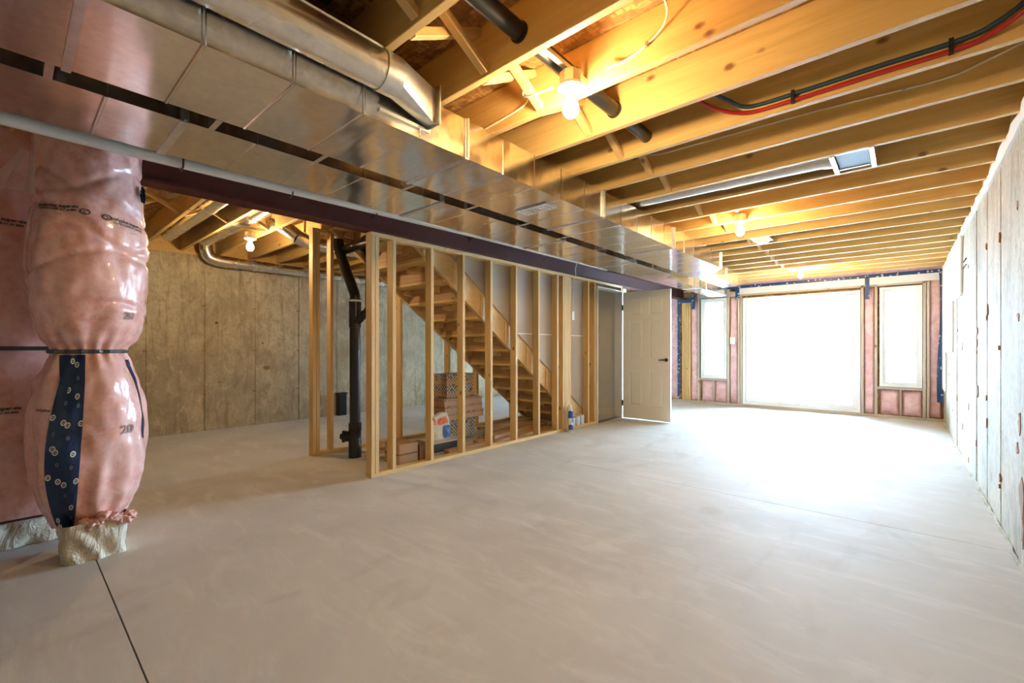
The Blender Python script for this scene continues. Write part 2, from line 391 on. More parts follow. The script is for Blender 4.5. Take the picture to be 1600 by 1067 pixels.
# left concrete wall
wl = MB().box(XL - 0.25, XL - 0.012, YF, YB + 0.2, 0, 2.41).build('wall_left', 'concrete_tan'); struct(wl, 'stained tan poured concrete wall with form seams')
ys = [1.17 + 0.637 * k for k in range(-5, 14)]; ys = [y for y in ys if YF < y < YB - 0.1]; edges = [YF] + ys + [YB]
for a, b in zip(edges, edges[1:]):
    d = rnd(-0.003, 0.003)
    MB().box(XL - 0.02, XL + d, a + 0.004, b - 0.004, 0, 2.41).build('concrete_panel', 'concrete_tan', wl)
for y in ys:
    for z in (0.5, 1.1, 1.72): MB().box(XL, XL + 0.012, y - 0.03, y + 0.015, z, z + 0.012).build('form_tie', 'rust_chip', wl)
chip(2.62, 0.84, 0.11, 0.10, wl, XL, 1); chip(1.95, 1.50, 0.05, 0.06, wl, XL, 1, 'ink'); chip(1.98, 0.66, 0.05, 0.05, wl, XL, 1); chip(2.55, 1.22, 0.04, 0.05, wl, XL, 1)
board('sill_plate', (XL - 0.06, YF, 2.43), (XL - 0.06, YB, 2.43), 0.04, 0.14, 'lumber', wl)
MB().box(XL - 0.06, XL - 0.03, YF, YB, 2.45, 2.70).build('rim_board', 'joist_lumber', wl)

# near left wall: concrete stub wall with wrapped insulation
XN = -3.78
wn = MB().box(XN - 0.45, XN - 0.12, YF, 0.30, 0, 2.36).build('wall_near', 'concrete_tan'); struct(wn, 'stub wall covered in pink insulation beside the wrapped post')
def near_surf(u, v):
    y = YF + (0.36 - YF) * u; z = 0.16 + 2.22 * v
    pinch = 0.07 * math.exp(-((z - 1.145) / 0.05) ** 2) + 0.02 * math.exp(-((z - 0.66) / 0.03) ** 2)
    x = XN - pinch + 0.03 * noise.noise(Vector((y * 2.5, z * 1.6, 3))) + 0.012 * noise.noise(Vector((y * 9, z * 7, 5)))
    if u > 0.97: x -= (u - 0.97) * 3
    return (x, y, z)
MB().grid(110, 70, near_surf).build('insulation_blanket', 'pink_poly', wn, 'all')
MB().grid(110, 8, lambda u, v: (XN - 0.03 + 0.03 * noise.noise(Vector((u * 40, v * 2, 9))), YF + (0.34 - YF) * u, 0.005 + 0.20 * v)).build('poly_wrap_strip', 'poly_wrap', wn, 'all')
MB().tube([(XN + 0.012, YF + 0.1 * k, 0.17 + 0.004 * math.sin(k)) for k in range(30)], 0.008, 6).build('edge_band', 'ink', wn)
MB().tube([(XN - 0.045, YF + 0.1 * k, 1.145) for k in range(30)], 0.012, 8).build('strap', 'ink', wn)

def near_print(body, size, yc, z, mat):
    me = text_mesh(body, size)
    for vv in me.vertices:
        y_, z_ = yc + vv.co.x, z + vv.co.y; p = near_surf((y_ - YF) / (0.36 - YF), (z_ - 0.16) / 2.22); vv.co = (p[0] + 0.006, y_, z_)
    me.materials.append(M[mat]); link(bpy.data.objects.new('plastic_print', me), wn)
near_print('polyplus super-six', 0.026, -0.02, 1.86, 'ink'); near_print('CAN/CGSB-51.34 M86', 0.018, -0.02, 1.838, 'ink'); near_print('polyplus super-six', 0.026, -0.04, 0.80, 'ink'); near_print('CAN/CGSB-51.34 M86', 0.018, -0.04, 0.778, 'ink')
# front wall behind the camera
wf = MB().box(XL - 0.2, XR + 0.2, YF - 0.22, YF, 0, 2.62).build('wall_front', 'concrete_pale'); struct(wf, 'poured concrete wall at the street end')

# ceiling: OSB deck, joists, bridging
ce = MB().box(XL - 0.2, XR + 0.2, YF - 0.2, YB + 0.25, 2.70, 2.74).build('ceiling', 'osb'); struct(ce, 'open basement ceiling of joists under an OSB deck')
for k in range(5):
    y0 = YF - 0.2 + 2.5 * k; MB().box(-3.45, XR + 0.2, y0, min(y0 + 2.495, YB + 0.25), 2.605, 2.622).build('deck_panel', 'osb', ce)
for y0, y1, xe in ((YF - 0.2, -0.2, -3.455), (-0.195, 2.28, -3.455), (2.285, 4.4, -4.68), (4.405, 6.80, -4.68), (6.805, YB + 0.25, -3.455)):   # stairwell left open
    MB().box(XL - 0.2, xe, y0, y1, 2.685, 2.699).build('deck_panel', 'osb', ce)
for y in JY: board('joist', (-3.44, y + 0.019, ZJ + JD / 2), (XR + 0.02, y + 0.019, ZJ + JD / 2), JD, 0.038, 'joist_lumber', ce)
for y in JYL:
    board('joist', (XL + 0.0, y + 0.019, ZJL + JD / 2), (-4.70 if 2.28 < y < 6.75 else -3.47, y + 0.019, ZJL + JD / 2), JD, 0.038, 'joist_lumber', ce)
for xs, yy, zz in ((-1.40, JY, ZJ), (-5.35, JYL, ZJL)):
    for a, b in zip(yy, yy[1:]):
        x = xs + rnd(-0.03, 0.03)
        if xs > -2 and 3.4 < a < 3.5: continue
        board('bridging_strut', (x - 0.03, a + 0.04, zz + 0.02), (x - 0.03, b - 0.002, zz + JD - 0.02), 0.04, 0.036, 'lumber', ce, (1, 0, 0))
        board('bridging_strut', (x + 0.02, a + 0.04, zz + JD - 0.02), (x + 0.02, b - 0.002, zz + 0.02), 0.04, 0.036, 'lumber', ce, (1, 0, 0))

# back wall (walkout): sheathing with openings, framing, batts, poly and tape
wb = struct(thing('wall_back', None, None, (0, YB, 0)), 'insulated stud wall with blue taped vapour barrier around the patio door')
ops = sorted([SLIDER, WIN1, WIN2, WIN3]); x = XL - 0.2; m = MB(); T0, T1 = YB + 0.10, YB + 0.16
for x0, x1, z0, z1 in ops:
    m.box(x, x0, T0, T1, 0, 2.75)
    if z0 > 0.1: m.box(x0, x1, T0, T1, 0, z0)
    m.box(x0, x1, T0, T1, z1, 2.75); x = x1
m.box(x, XR + 0.2, T0, T1, 0, 2.75); m.build('sheathing', 'osb', wb)
def bstud(x0, x1, z0, z1, mat='gray_lumber', dy=0.0):
    xc = (x0 + x1) / 2; board('stud', (xc, YB + 0.05 + dy, z0), (xc, YB + 0.05 + dy, z1), 0.10, x1 - x0, mat, wb, (0, 1, 0))
def batt(x0, x1, z0, z1, dep=0.05):
    def fn(u, v):
        e = min(1, 8 * min(u, 1 - u)) ** 0.5 * min(1, 14 * min(v, 1 - v) * max(1, (z1 - z0))) ** 0.5
        x = x0 + (x1 - x0) * u; z = z0 + (z1 - z0) * v
        return (x, YB + 0.09 - e * (dep + 0.012 * noise.noise(Vector((x * 9, z * 5, 2)))), z)
    MB().grid(10, max(6, int((z1 - z0) * 14)), fn).build('insulation_batt', 'pink_batt', wb, 'all')
ZT = 2.27
board('bottom_plate', (-7.2, YB + 0.05, 0.019), (SLIDER[0] - 0.01, YB + 0.05, 0.019), 0.10, 0.038, 'gray_lumber', wb, (0, 1, 0))
board('bottom_plate', (SLIDER[1] + 0.01, YB + 0.05, 0.019), (XR, YB + 0.05, 0.019), 0.10, 0.038, 'gray_lumber', wb, (0, 1, 0))
board('top_plate', (-7.2, YB + 0.05, 2.35), (XR, YB + 0.05, 2.35), 0.10, 0.038, 'gray_lumber', wb, (0, 1, 0))
board('header', (-3.24, YB + 0.05, 2.215), (XR - 0.18, YB + 0.05, 2.215), 0.10, 0.10, 'gray_lumber', wb, (0, 1, 0))
for a, b in ((-4.95, -4.912), (-4.55, -4.512), (-4.15, -4.112), (-3.56, -3.522), (-3.515, -3.477), (-3.47, -3.432), (-3.425, -3.387), (-3.235, -3.197), (-2.66, -2.622), (-2.465, -2.427), (-2.42, -2.382), (-0.545, -0.507), (-0.365, -0.327), (0.225, 0.263), (0.272, 0.305), (-6.4, -6.36), (-5.28, -5.24)):
    bstud(a, b, 0.04, 2.14 if a < -3.38 and a > -3.6 else 2.33, 'lumber' if -3.6 < a < -3.38 else 'gray_lumber')
for a, b, z0, z1 in ((-4.11, -3.66, 0.05, 2.32), (-3.385, -3.24, 0.05, 2.13), (-2.62, -2.47, 0.05, 2.16), (-0.505, -0.368, 0.05, 2.16), (0.306, 0.445, 0.05, 2.30),
                     (-3.165, -2.93, 0.05, 0.46), (-2.91, -2.67, 0.05, 0.46), (-0.29, -0.05, 0.05, 0.45), (-0.025, 0.215, 0.05, 0.45), (-4.51, -4.155, 0.05, 2.32), (-4.91, -4.555, 0.05, 2.32), (-6.35, -5.29, 0.05, 0.55), (-7.2, -6.42, 0.05, 2.3)):
    batt(a, b, z0, z1)
for x0, x1, z0, z1 in (WIN1, WIN2, WIN3):
    board('sill', (x0 - 0.03, YB + 0.05, z0 - 0.025), (x1 + 0.03, YB + 0.05, z0 - 0.025), 0.10, 0.038, 'gray_lumber', wb, (0, 1, 0))
for x in (-2.92, -0.037): bstud(x - 0.012, x + 0.012, 0.05, 0.47)
def rim(u, v):
    x = -3.3 + (XR + 3.3) * u; return (x, YB + 0.02 - 0.035 * math.sin(math.pi * v) - 0.01 * noise.noise(Vector((x * 4, v, 1))), 2.37 + 0.15 * v)
MB().grid(60, 6, rim).build('rim_insulation', 'pink_batt', wb, 'all')
MB().box(-2.50, XR - 0.03, YB - 0.012, YB - 0.006, 2.20, 2.335).build('poly_strip', 'poly_white', wb)
def tape(x0, x1, z0, z1):
    MB().box(x0, x1, YB - 0.018, YB - 0.0125, z0, z1).build('tape_strip', 'navy_tape_dots', wb)
tape(-2.72, XR - 0.01, 2.315, 2.37); tape(-2.50, -2.43, 2.12, 2.315); tape(-0.49, -0.43, 1.96, 2.315); tape(-3.652, -3.597, 0.10, 2.20); tape(-3.597, -3.36, 2.10, 2.19); tape(-3.36, -3.29, 1.96, 2.25)
def wavy_tape(u, v): 
    z = 0.30 + 2.015 * v; return (0.405 - 0.02 * math.sin(z * 2.6) * (1 - u) + 0.055 * u - 0.03 * (1 - v) * 0, YB - 0.02, z)
MB().grid(2, 30, wavy_tape).build('tape_strip', 'navy_tape_dots', wb)

# windows and patio door
def frame(m, x0, x1, z0, z1, w, y0, y1):
    m.box(x0, x0 + w, y0, y1, z0, z1); m.box(x1 - w, x1, y0, y1, z0, z1); m.box(x0 + w, x1 - w, y0, y1, z1 - w, z1); m.box(x0 + w, x1 - w, y0, y1, z0, z0 + w)
def window(n, x0, x1, z0, z1, label):
    w = struct(thing(f'window_{n}', None, None, ((x0 + x1) / 2, YB, z0)), label)
    m = MB(); frame(m, x0, x1, z0, z1, 0.04, YB - 0.012, YB + 0.15); m.build('window_frame', 'vinyl_frame', w)
    m = MB(); frame(m, x0 + 0.04, x1 - 0.04, z0 + 0.04, z1 - 0.04, 0.04, YB + 0.03, YB + 0.09); m.build('sash', 'vinyl_frame', w)
    MB().box(x0 + 0.078, x1 - 0.078, YB + 0.055, YB + 0.061, z0 + 0.078, z1 - 0.078).build('pane', 'glass', w)
    c = (x0 + x1) / 2
    MB().box(c - 0.06, c + 0.06, YB + 0.005, YB + 0.03, z0 + 0.052, z0 + 0.068).tube(curve([(c - 0.05, YB + 0.0, z0 + 0.06), (c, YB - 0.012, z0 + 0.05), (c + 0.05, YB, z0 + 0.062)], 4), 0.006, 6).build('crank_handle', 'vinyl_frame', w)
window(1, *WIN1, 'narrow white casement window between the steel beam and the patio door')
window(2, *WIN2, 'narrow white casement window beside the concrete wall corner')
window(3, *WIN3, 'wider white window beyond the staircase')
x0, x1, z0, z1 = SLIDER; sd = struct(thing('door_2', None, None, ((x0 + x1) / 2, YB, 0)), 'white sliding glass patio door')
m = MB(); frame(m, x0, x1, z0, z1, 0.05, YB - 0.015, YB + 0.15); m.build('door_frame', 'vinyl_frame', sd)
xc = (x0 + x1) / 2 + 0.0
for a, b, dy in ((x0 + 0.05, xc + 0.03, 0.02), (xc - 0.03, x1 - 0.05, 0.075)):
    m = MB(); frame(m, a, b, z0 + 0.05, z1 - 0.05, 0.06, YB + dy, YB + dy + 0.045); s_ = m.build('sliding_panel', 'vinyl_frame', sd)
    WORLD[s_.name] = Vector((0, 0, 0))
    MB().box(a + 0.058, b - 0.058, YB + dy + 0.018, YB + dy + 0.026, z0 + 0.108, z1 - 0.108).build('pane', 'glass', s_)
MB().box(x0 + 0.075, x0 + 0.10, YB - 0.02, YB + 0.02, 0.98, 1.20).build('pull_handle', 'white_plastic', sd)
MB().box(x0 - 0.02, x1 + 0.02, YB - 0.02, YB + 0.2, 0.0, 0.05).build('door_sill', 'gray_lumber', sd)

# ================================================================== STRUCTURE THINGS
bm_ = MB(); BX0, BX1 = -3.606, -3.46
bm_.box(BX0, BX1, 0.2, YB + 0.02, 2.17, 2.183).box(BX0, BX1, 0.2, YB + 0.02, 2.357, 2.37).box(-3.546, -3.534, 0.2, YB + 0.02, 2.183, 2.357)
tag(bm_.build('steel_beam', 'steel_beam'), 'dark red brown steel I-beam spanning above the stud partition', 'beam')
board('nailer_plate', (-3.54, 0.2, 2.409), (-3.54, YB, 2.409), 0.14, 0.078, 'lumber', ce, (1, 0, 0))

# near stud partition
SX = -3.545
sp = thing('stud_partition', 'open wood stud partition under the steel beam in front of the staircase', 'partition', (SX, 2.11, 0))
board('bottom_plate', (SX, 2.11, 0.019), (SX, 5.90, 0.019), 0.09, 0.038, 'lumber', sp, (1, 0, 0))
board('top_plate', (SX, 2.11, 2.151), (SX, 6.75, 2.151), 0.09, 0.038, 'lumber', sp, (1, 0, 0))
for y in (2.129, 2.169, 2.345, 2.783, 3.204, 3.626, 4.061, 4.502, 4.911, 5.047, 5.09, 5.13, 5.17, 5.21, 5.695, 5.875, 6.72):
    board('stud', (SX, y, 0.038 if y < 6.5 else 0.0), (SX, y, 2.132), 0.09, 0.038, 'lumber', sp, (1, 0, 0))
# drywall back seen through the studs, above the stair skirt
ZU = lambda y: 1.933 - 0.735 * (y - 3.366)
def dry(y0, y1, ztop, zb=None):
    MB().prism([(y0, ZU(y0) if zb is None else zb), (y1, max(0.0, ZU(y1)) if zb is None else zb), (y1, ztop), (y0, ztop)], 'x', -3.607, -3.592).build('drywall_sheet', 'drywall_paper', sp)
dry(3.10, 4.10, 2.168); 
MB().prism([(4.205, ZU(4.205)), (5.87, ZU(5.87)), (5.87, 1.318), (4.205, 1.318)], 'x', -3.607, -3.592).build('drywall_sheet', 'drywall_paper', sp)
MB().box(-3.607, -3.592, 4.105, 5.87, 1.332, 2.168).build('drywall_sheet', 'drywall_paper', sp)
MB().box(-3.605, -3.590, 4.105, 5.87, 1.3185, 1.3315).build('joint_tape', 'drywall_tape', sp)

# far stud partition
FX = -4.72
sf = thing('stud_partition', 'open wood stud partition on the far side of the staircase', 'partition', (FX, 2.13, 0))
board('bottom_plate', (FX, 2.13, 0.019), (FX, 6.8, 0.019), 0.09, 0.038, 'lumber', sf, (1, 0, 0))
board('top_plate', (FX, 2.13, 2.40), (FX, 6.8, 2.40), 0.09, 0.038, 'lumber', sf, (1, 0, 0))
for y in (2.15, 2.19, 2.345, 3.235, 4.01, 4.55, 5.35, 5.75, 6.15, 6.55, 6.78):
    board('stud', (FX, y, 0.038), (FX, y, 2.381), 0.09, 0.038, 'lumber', sf, (1, 0, 0))
board('stud', (FX + 0.05, 2.80, 0.038), (FX + 0.05, 2.80, 2.381), 0.09, 0.038, 'lumber', sf, (1, 0, 0))
MB().prism([(2.9, ZU(2.9)), (6.0, ZU(5.95)), (6.8, 0.0), (6.8, 2.38), (2.9, 2.38)], 'x', -4.672, -4.660).build('drywall_sheet', 'cream_wall', sf)

# staircase
st = thing('staircase', 'closed-stringer wooden staircase seen from below behind the studs', 'staircase', (-4.13, 5.7, 0))
RISE, RUN, Y0 = 0.188, 0.2558, 5.62
def stringer(x0, x1):
    top, low = (lambda y: ZU(y)), (lambda y: ZU(y) - 0.295)
    ye = 3.366 + 1.933 / 0.735; yl = ye - 0.295 / 0.735
    MB().prism([(2.30, low(2.30)), (yl, 0.0), (5.80, 0.0), (5.80, max(0.02, top(5.80))), (2.95, top(2.95)), (2.30, 2.60)], 'x', x0, x1).build('stringer', 'stringer_wood', st)
stringer(-3.655, -3.612); stringer(-4.655, -4.615)
MB().prism([(2.95, ZU(2.95)), (5.8, ZU(5.8)), (5.8, ZU(5.8) + 0.018), (2.95, ZU(2.95) + 0.018)], 'x', -3.66, -3.608).build('stringer_cap', 'stringer_wood', st)
for k in range(14):
    y = Y0 - RUN * k; z = RISE * k
    if y < 2.35: break
    MB().box(-4.62, -3.65, y - 0.018, y, z + 0.001, z + RISE - 0.028).build('riser', 'stair_wood', st)
    MB().box(-4.62, -3.65, y - RUN - 0.018, y + 0.03, z + RISE - 0.027, z + RISE).build('tread', 'joist_lumber', st)
    for xx in (-4.60, -4.16, -3.72):
        MB().prism([(y - 0.02, z + RISE - 0.028), (y - 0.09, z + RISE - 0.028), (y - 0.11, z + RISE - 0.055), (y - 0.11, z + RISE - 0.085), (y - 0.02, z + RISE - 0.10)], 'x', xx, xx + 0.05 if xx != -4.16 else xx + 0.16).build('glue_block', 'lumber', st)
for k in range(5):      # seams of splice blocks along the outer skirt
    y = 3.02 + 0.41 * k + 0.12; MB().box(-3.612, -3.60, y, y + 0.035, ZU(y) - 0.27, ZU(y) - 0.03).build('skirt_block', 'lumber', st)
# landing wall + light beyond the door
lw = MB().box(-4.66, -3.635, 6.78, 6.88, 0, 2.36).box(-3.635, -3.50, 6.78, 6.88, 0, 2.13); lw = lw.build('wall_landing', 'cream_wall'); struct(lw, 'cream painted wall of the stair landing')
bb = MB().box(-4.655, -3.60, 6.764, 6.78, 0, 0.11).build('baseboard_landing', 'white_paint'); struct(bb, 'cream baseboard of the stair landing')
MB().box(-4.655, -3.60, 5.9, 6.78, 2.36, 2.38).build('landing_ceiling', 'cream_wall', lw)
MB().prism([(5.82, 0), (6.78, 0), (6.78, 2.36), (5.82, 2.36)], 'x', -4.658, -4.655).build('landing_lining', 'cream_wall', lw)

# interior door: frame + open leaf
DX, DY0, DY1 = -3.47, 5.90, 6.70
d1 = struct(thing('door_1', None, None, (DX, DY1, 0)), 'open cream six-panel interior door at the foot of the stairs')
m = MB(); m.box(-3.605, DX, DY0 - 0.005, DY0 + 0.02, 0, 2.08).box(-3.605, DX, DY1 - 0.02, DY1 + 0.005, 0, 2.08).box(-3.605, DX, DY0 + 0.02, DY1 - 0.02, 2.06, 2.08)
m.build('door_frame', 'jamb_paint', d1)
MB().box(-3.60, DX - 0.03, DY0 + 0.0, DY1, -0.004, 0.006).build('threshold', 'bronze', d1)
LX0, LX1, LY = -3.44, -2.655, 6.655
def leaf():
    t0, t1 = LY, LY + 0.035; z0, z1 = 0.015, 2.047; w = LX1 - LX0
    m = MB().box(LX0, LX1, t0 + 0.008, t1 - 0.008, z0, z1)
    st_w = 0.115; cx = (LX0 + LX1) / 2; rails = [(z0, z0 + 0.21), (0.80, 0.98), (1.585, 1.665), (z1 - 0.11, z1)]
    for ya, yb in ((t0, t0 + 0.008), (t1 - 0.008, t1)):
        for a, b in ((LX0, LX0 + st_w), (LX1 - st_w, LX1), (cx - 0.055, cx + 0.055)): m.box(a, b, ya, yb, z0, z1)
        for a, b in rails:
            m.box(LX0 + st_w, cx - 0.055, ya, yb, a, b); m.box(cx + 0.055, LX1 - st_w, ya, yb, a, b)
    L = m.build('door_leaf', 'white_paint', d1); WORLD[L.name] = Vector((0, 0, 0))
    for xa, xb in ((LX0 + st_w, cx - 0.055), (cx + 0.055, LX1 - st_w)):
        for (za, zb) in ((rails[0][1], rails[1][0]), (rails[1][1], rails[2][0]), (rails[2][1], rails[3][0])):
            q = MB(); g = 0.035; yo, yi = t0 + 0.0075, t0 + 0.001
            q.v += [(xa + 0.012, yo, za + 0.012), (xb - 0.012, yo, za + 0.012), (xb - 0.012, yo, zb - 0.012), (xa + 0.012, yo, zb - 0.012), (xa + g, yi, za + g), (xb - g, yi, za + g), (xb - g, yi, zb - g), (xa + g, yi, zb - g)]
            q.f += [(4, 5, 6, 7), (0, 1, 5, 4), (1, 2, 6, 5), (2, 3, 7, 6), (3, 0, 4, 7), (0, 3, 2, 1)]
            q.build('door_panel', 'white_paint', L)
    h = MB().lathe((LX1 - 0.065, LY, 0.96), [(0.0, 0.0), (0.028, 0.0), (0.028, -0.008), (0.012, -0.012), (0.012, -0.045), (0.0, -0.045)], 16, 'y')
    h.tube(curve([(LX1 - 0.065, LY - 0.04, 0.96), (LX1 - 0.10, LY - 0.045, 0.962), (LX1 - 0.17, LY - 0.042, 0.958)], 4), [0.011] * 5 + [0.008] * 4, 8).build('lever_handle', 'bronze', L, True)
    MB().box(LX1, LX1 + 0.003, LY + 0.006, LY + 0.029, 0.92, 1.0).build('latch_plate', 'bronze', L)
    return L
leaf()
for z in (0.25, 1.80):
    MB().tube([(-3.452, LY - 0.008, z - 0.045), (-3.452, LY - 0.008, z + 0.045)], 0.007, 8).box(-3.465, -3.44, LY - 0.003, LY + 0.002, z - 0.045, z + 0.045).build('hinge', 'bronze', d1)

# ================================================================== DUCTS
ZD0, ZD1 = 2.15, 2.355
def duct_section(par, y0, y1, xa0, xa1, xb0, xb1, z0=ZD0, z1=ZD1, beads=True):
    """rect duct section, left/right X at start (xa0, xb0) and at end (xa1, xb1); shallow stiffening beads every 30 cm."""
    m = MB(); n = 1; st_ = [y0]
    y = y0 + 0.29
    while beads and y < y1 - 0.1:
        st_ += [y - 0.008, y - 0.003, y + 0.003, y + 0.008]; y += 0.29
    st_.append(y1); prev = None
    for i, y in enumerate(st_):
        f = (y - y0) / (y1 - y0); l = xa0 + (xa1 - xa0) * f; r = xb0 + (xb1 - xb0) * f
        k = 0.003 if (0 < i < len(st_) - 1 and (i - 1) % 4 in (1, 2)) else 0.0
        b = len(m.v); m.v += [(l - k, y, z0 - k), (r + k, y, z0 - k), (r + k, y, z1), (l - k, y, z1)]
        rg = list(range(b, b + 4))
        if prev: m.bridge(prev, rg)
        else: m.f.append(tuple(reversed(rg)))
        prev = rg
    m.f.append(tuple(prev)); return m.build('duct_section', 'galvanized', par)
def cleat(par, y, xl, xr, z0=ZD0, z1=ZD1, w=0.013, t=0.007):
    m = MB().box(xl - t, xr + t, y - w, y + w, z0 - t, z0 - 0.0005).box(xr + 0.0005, xr + t, y - w, y + w, z0, z1).box(xl - t, xl - 0.0005, y - w, y + w, z0, z1)
    m.box(xr + t, xr + t + 0.012, y - 0.005, y + 0.005, z0, z1).build('slip_cleat', 'galvanized_bright', par)
RL, RR = -2.26, -1.735; LL, LR = -2.86, -2.385
du = thing('supply_duct', 'wide rectangular galvanized duct with round takeoff pipe beside the joists', 'duct', (RL, YF, ZD0))
ysec = [YF + 0.02, -1.30, 0.14, 1.605, 3.03, 4.42, 5.97]
for a, b in zip(ysec, ysec[1:]): duct_section(du, a, b, RL, RL, RR, RR)
for y in ysec[1:-1]: cleat(du, y, RL, RR)
duct_section(du, 5.97, 6.42, RL, RL, RR, -2.0, beads=False); duct_section(du, 6.42, 7.15, RL, RL, -2.0, -2.0); duct_section(du, 7.15, 7.90, RL, RL, -2.0, -2.0)
cleat(du, 6.42, RL, -2.0, w=0.012, t=0.004); cleat(du, 7.15, RL, -2.0, w=0.012, t=0.005); cleat(du, 5.97, RL, RR, w=0.012, t=0.004)
lv = thing('return_duct', 'rectangular galvanized duct alongside the steel beam', 'duct', (LL, YF, ZD0))
ysec = [YF + 0.02, -0.9, 0.52, 1.98, 3.45, 4.90, 6.0]
for a, b in zip(ysec, ysec[1:]): duct_section(lv, a, b, LL, LL, LR, LR)
for y in ysec[1:-1]: cleat(lv, y, LL, LR, w=0.016)
duct_section(lv, 6.0, 6.25, LL, LL, LR, -2.56, beads=False); duct_section(lv, 6.25, 7.7, LL, LL, -2.56, -2.56); duct_section(lv, 7.7, 9.2, LL, LL, -2.56, -2.56)
cleat(lv, 7.7, LL, -2.56, w=0.012, t=0.005)
for y in (0.10, 0.62, 1.10, 1.66, 2.20, 2.78, 3.35, 4.0, 4.7, 5.4):          # hanger straps in the slot between the ducts
    MB().box(LR + 0.0005, LR + 0.003, y - 0.012, y + 0.012, 2.15, 2.62).box(LR + 0.003, RL - 0.001, y - 0.012, y + 0.012, ZD0 - 0.001, ZD0 + 0.002).build('hanger_strap', 'galvanized_round', lv)
# floor-facing register on the supply duct
m = MB(); m.box(-2.125, -1.85, 2.45, 2.585, ZD0 - 0.010, ZD0 - 0.0005); rg_ = m.build('register', 'white_plastic', du); WORLD[rg_.name] = Vector((0, 0, 0))
for k in range(8):
    x = -2.10 + 0.031 * k; MB().box(x, x + 0.012, 2.475, 2.56, ZD0 - 0.0125, ZD0 - 0.0095).build('louvre', 'galvanized', rg_)
# round takeoff pipe along the duct side, ending in a boot
rp = thing('round_duct', 'large round galvanized pipe with a boot joined to the wide duct', 'duct', (-1.63, 0.0, 2.23))
PX, PZ, PR = -1.635, 2.305, 0.078
MB().tube([(PX, YF + 0.05, PZ), (PX, -1.0, PZ), (PX, 0.2, PZ), (PX, 1.09, PZ)], PR, 32).build('pipe', 'galvanized_round', rp, True)
MB().tube([(PX, 1.02, PZ), (PX, 1.10, PZ)], PR + 0.004, 32).build('collar', 'galvanized_bright', rp, True)
MB().tube([(PX + 0.04, YF + 0.05, PZ + PR - 0.006), (PX + 0.04, 1.05, PZ + PR - 0.006)], 0.006, 6).build('lock_seam', 'galvanized_round', rp)
m = MB(); r0 = m.ring((PX, 1.10, PZ), (0, 1, 0), PR + 0.002, 32); b = len(m.v)
for i in range(32):
    p = Vector(m.v[r0[i]]) - Vector((PX, 1.10, PZ)); s_ = max(abs(p.x), abs(p.z)); q = p / s_
    x = RR + 0.002 if q.x < 0 else PX + 0.012
    t_ = (q.x + 1) / 2; m.v.append((RR + 0.002 + t_ * 0.06, 1.345, PZ - 0.01 + q.z * 0.083))
m.bridge(r0, list(range(b, b + 32))); m.f.append(tuple(range(b, b + 32))); m.build('boot', 'galvanized_bright', rp, True)
MB().box(RR, RR + 0.012, 1.08, 1.36, 2.19, 2.205).box(RR, RR + 0.10, 1.345, 1.35, 2.20, 2.385).build('boot_flange', 'galvanized_round', rp)
# white pvc pipe by the beam
pv = thing('pvc_pipe', 'long white plastic pipe strapped between duct and steel beam', 'pipe', (-3.2, YF, 2.20))
MB().tube([(-3.20, YF + 0.02, 2.237), (-3.19, 0.5, 2.237), (-3.15, 3.0, 2.262), (-3.15, 5.6, 2.27)], 0.036, 20).build('pipe', 'pvc_white', pv, True)
MB().tube([(-3.197, -0.18, 2.237), (-3.196, -0.06, 2.237)], 0.042, 20).build('coupling', 'pvc_white', pv, True)
MB().tube([(-3.197, -0.20, 2.237), (-3.1975, -0.19, 2.237)], 0.043, 20).build('primer_ring', 'red_print', pv, True)
for y in (0.68, 1.3, 1.95, 3.0, 4.2):
    MB().tube(curve([(-3.155, y, 2.62), (-3.15, y, 2.25), (-3.17, y, 2.20), (-3.21, y, 2.197), (-3.235, y, 2.25), (-3.235, y, 2.40)], 4), 0.005, 6).build('pipe_strap', 'ink', pv)
me = text_mesh('-- --- ---- --- ----- --- ---- --- --', 0.018); me.materials.append(M['ink_gray'])
o = bpy.data.objects.new('pipe_print', me); link(o, pv); o.matrix_basis = Matrix.Translation((-3.163, 0.35, 2.216)) @ Matrix(((0, 0.7, 0.7, 0), (1, 0, 0, 0), (0, 0.7, -0.7, 0), (0, 0, 0, 1)))
# branch duct with vent box between joists
vd = thing('branch_duct', 'bright metal branch duct ending in a square vent box between joists', 'duct', (-1.0, 3.66, 2.36))
MB().tube([(-1.75, 3.665, 2.435), (-1.0, 3.665, 2.43), (-0.40, 3.665, 2.42)], 0.052, 20).build('pipe', 'galvanized_bright', vd, True)
for x in (-1.05, -0.46): MB().tube([(x, 3.665, 2.431), (x + 0.05, 3.665, 2.43)], 0.056, 20).build('pipe_joint', 'galvanized_bright', vd, True)
m = MB(); m.box(-0.36, -0.335, 3.49, 3.85, 2.365, 2.50).box(-0.16, -0.135, 3.47, 3.85, 2.365, 2.55).box(-0.335, -0.16, 3.49, 3.52, 2.38, 2.50).box(-0.335, -0.16, 3.82, 3.85, 2.38, 2.50).box(-0.335, -0.16, 3.52, 3.82, 2.49, 2.5)
m.build('vent_box', 'galvanized_round', vd); MB().box(-0.33, -0.165, 3.525, 3.815, 2.385, 2.39).build('vent_grille', 'grille_gray', vd)
MB().tube([(-0.42, 3.665, 2.42), (-0.36, 3.665, 2.42)], [0.054, 0.065], 20).build('adapter', 'galvanized_bright', vd, True)

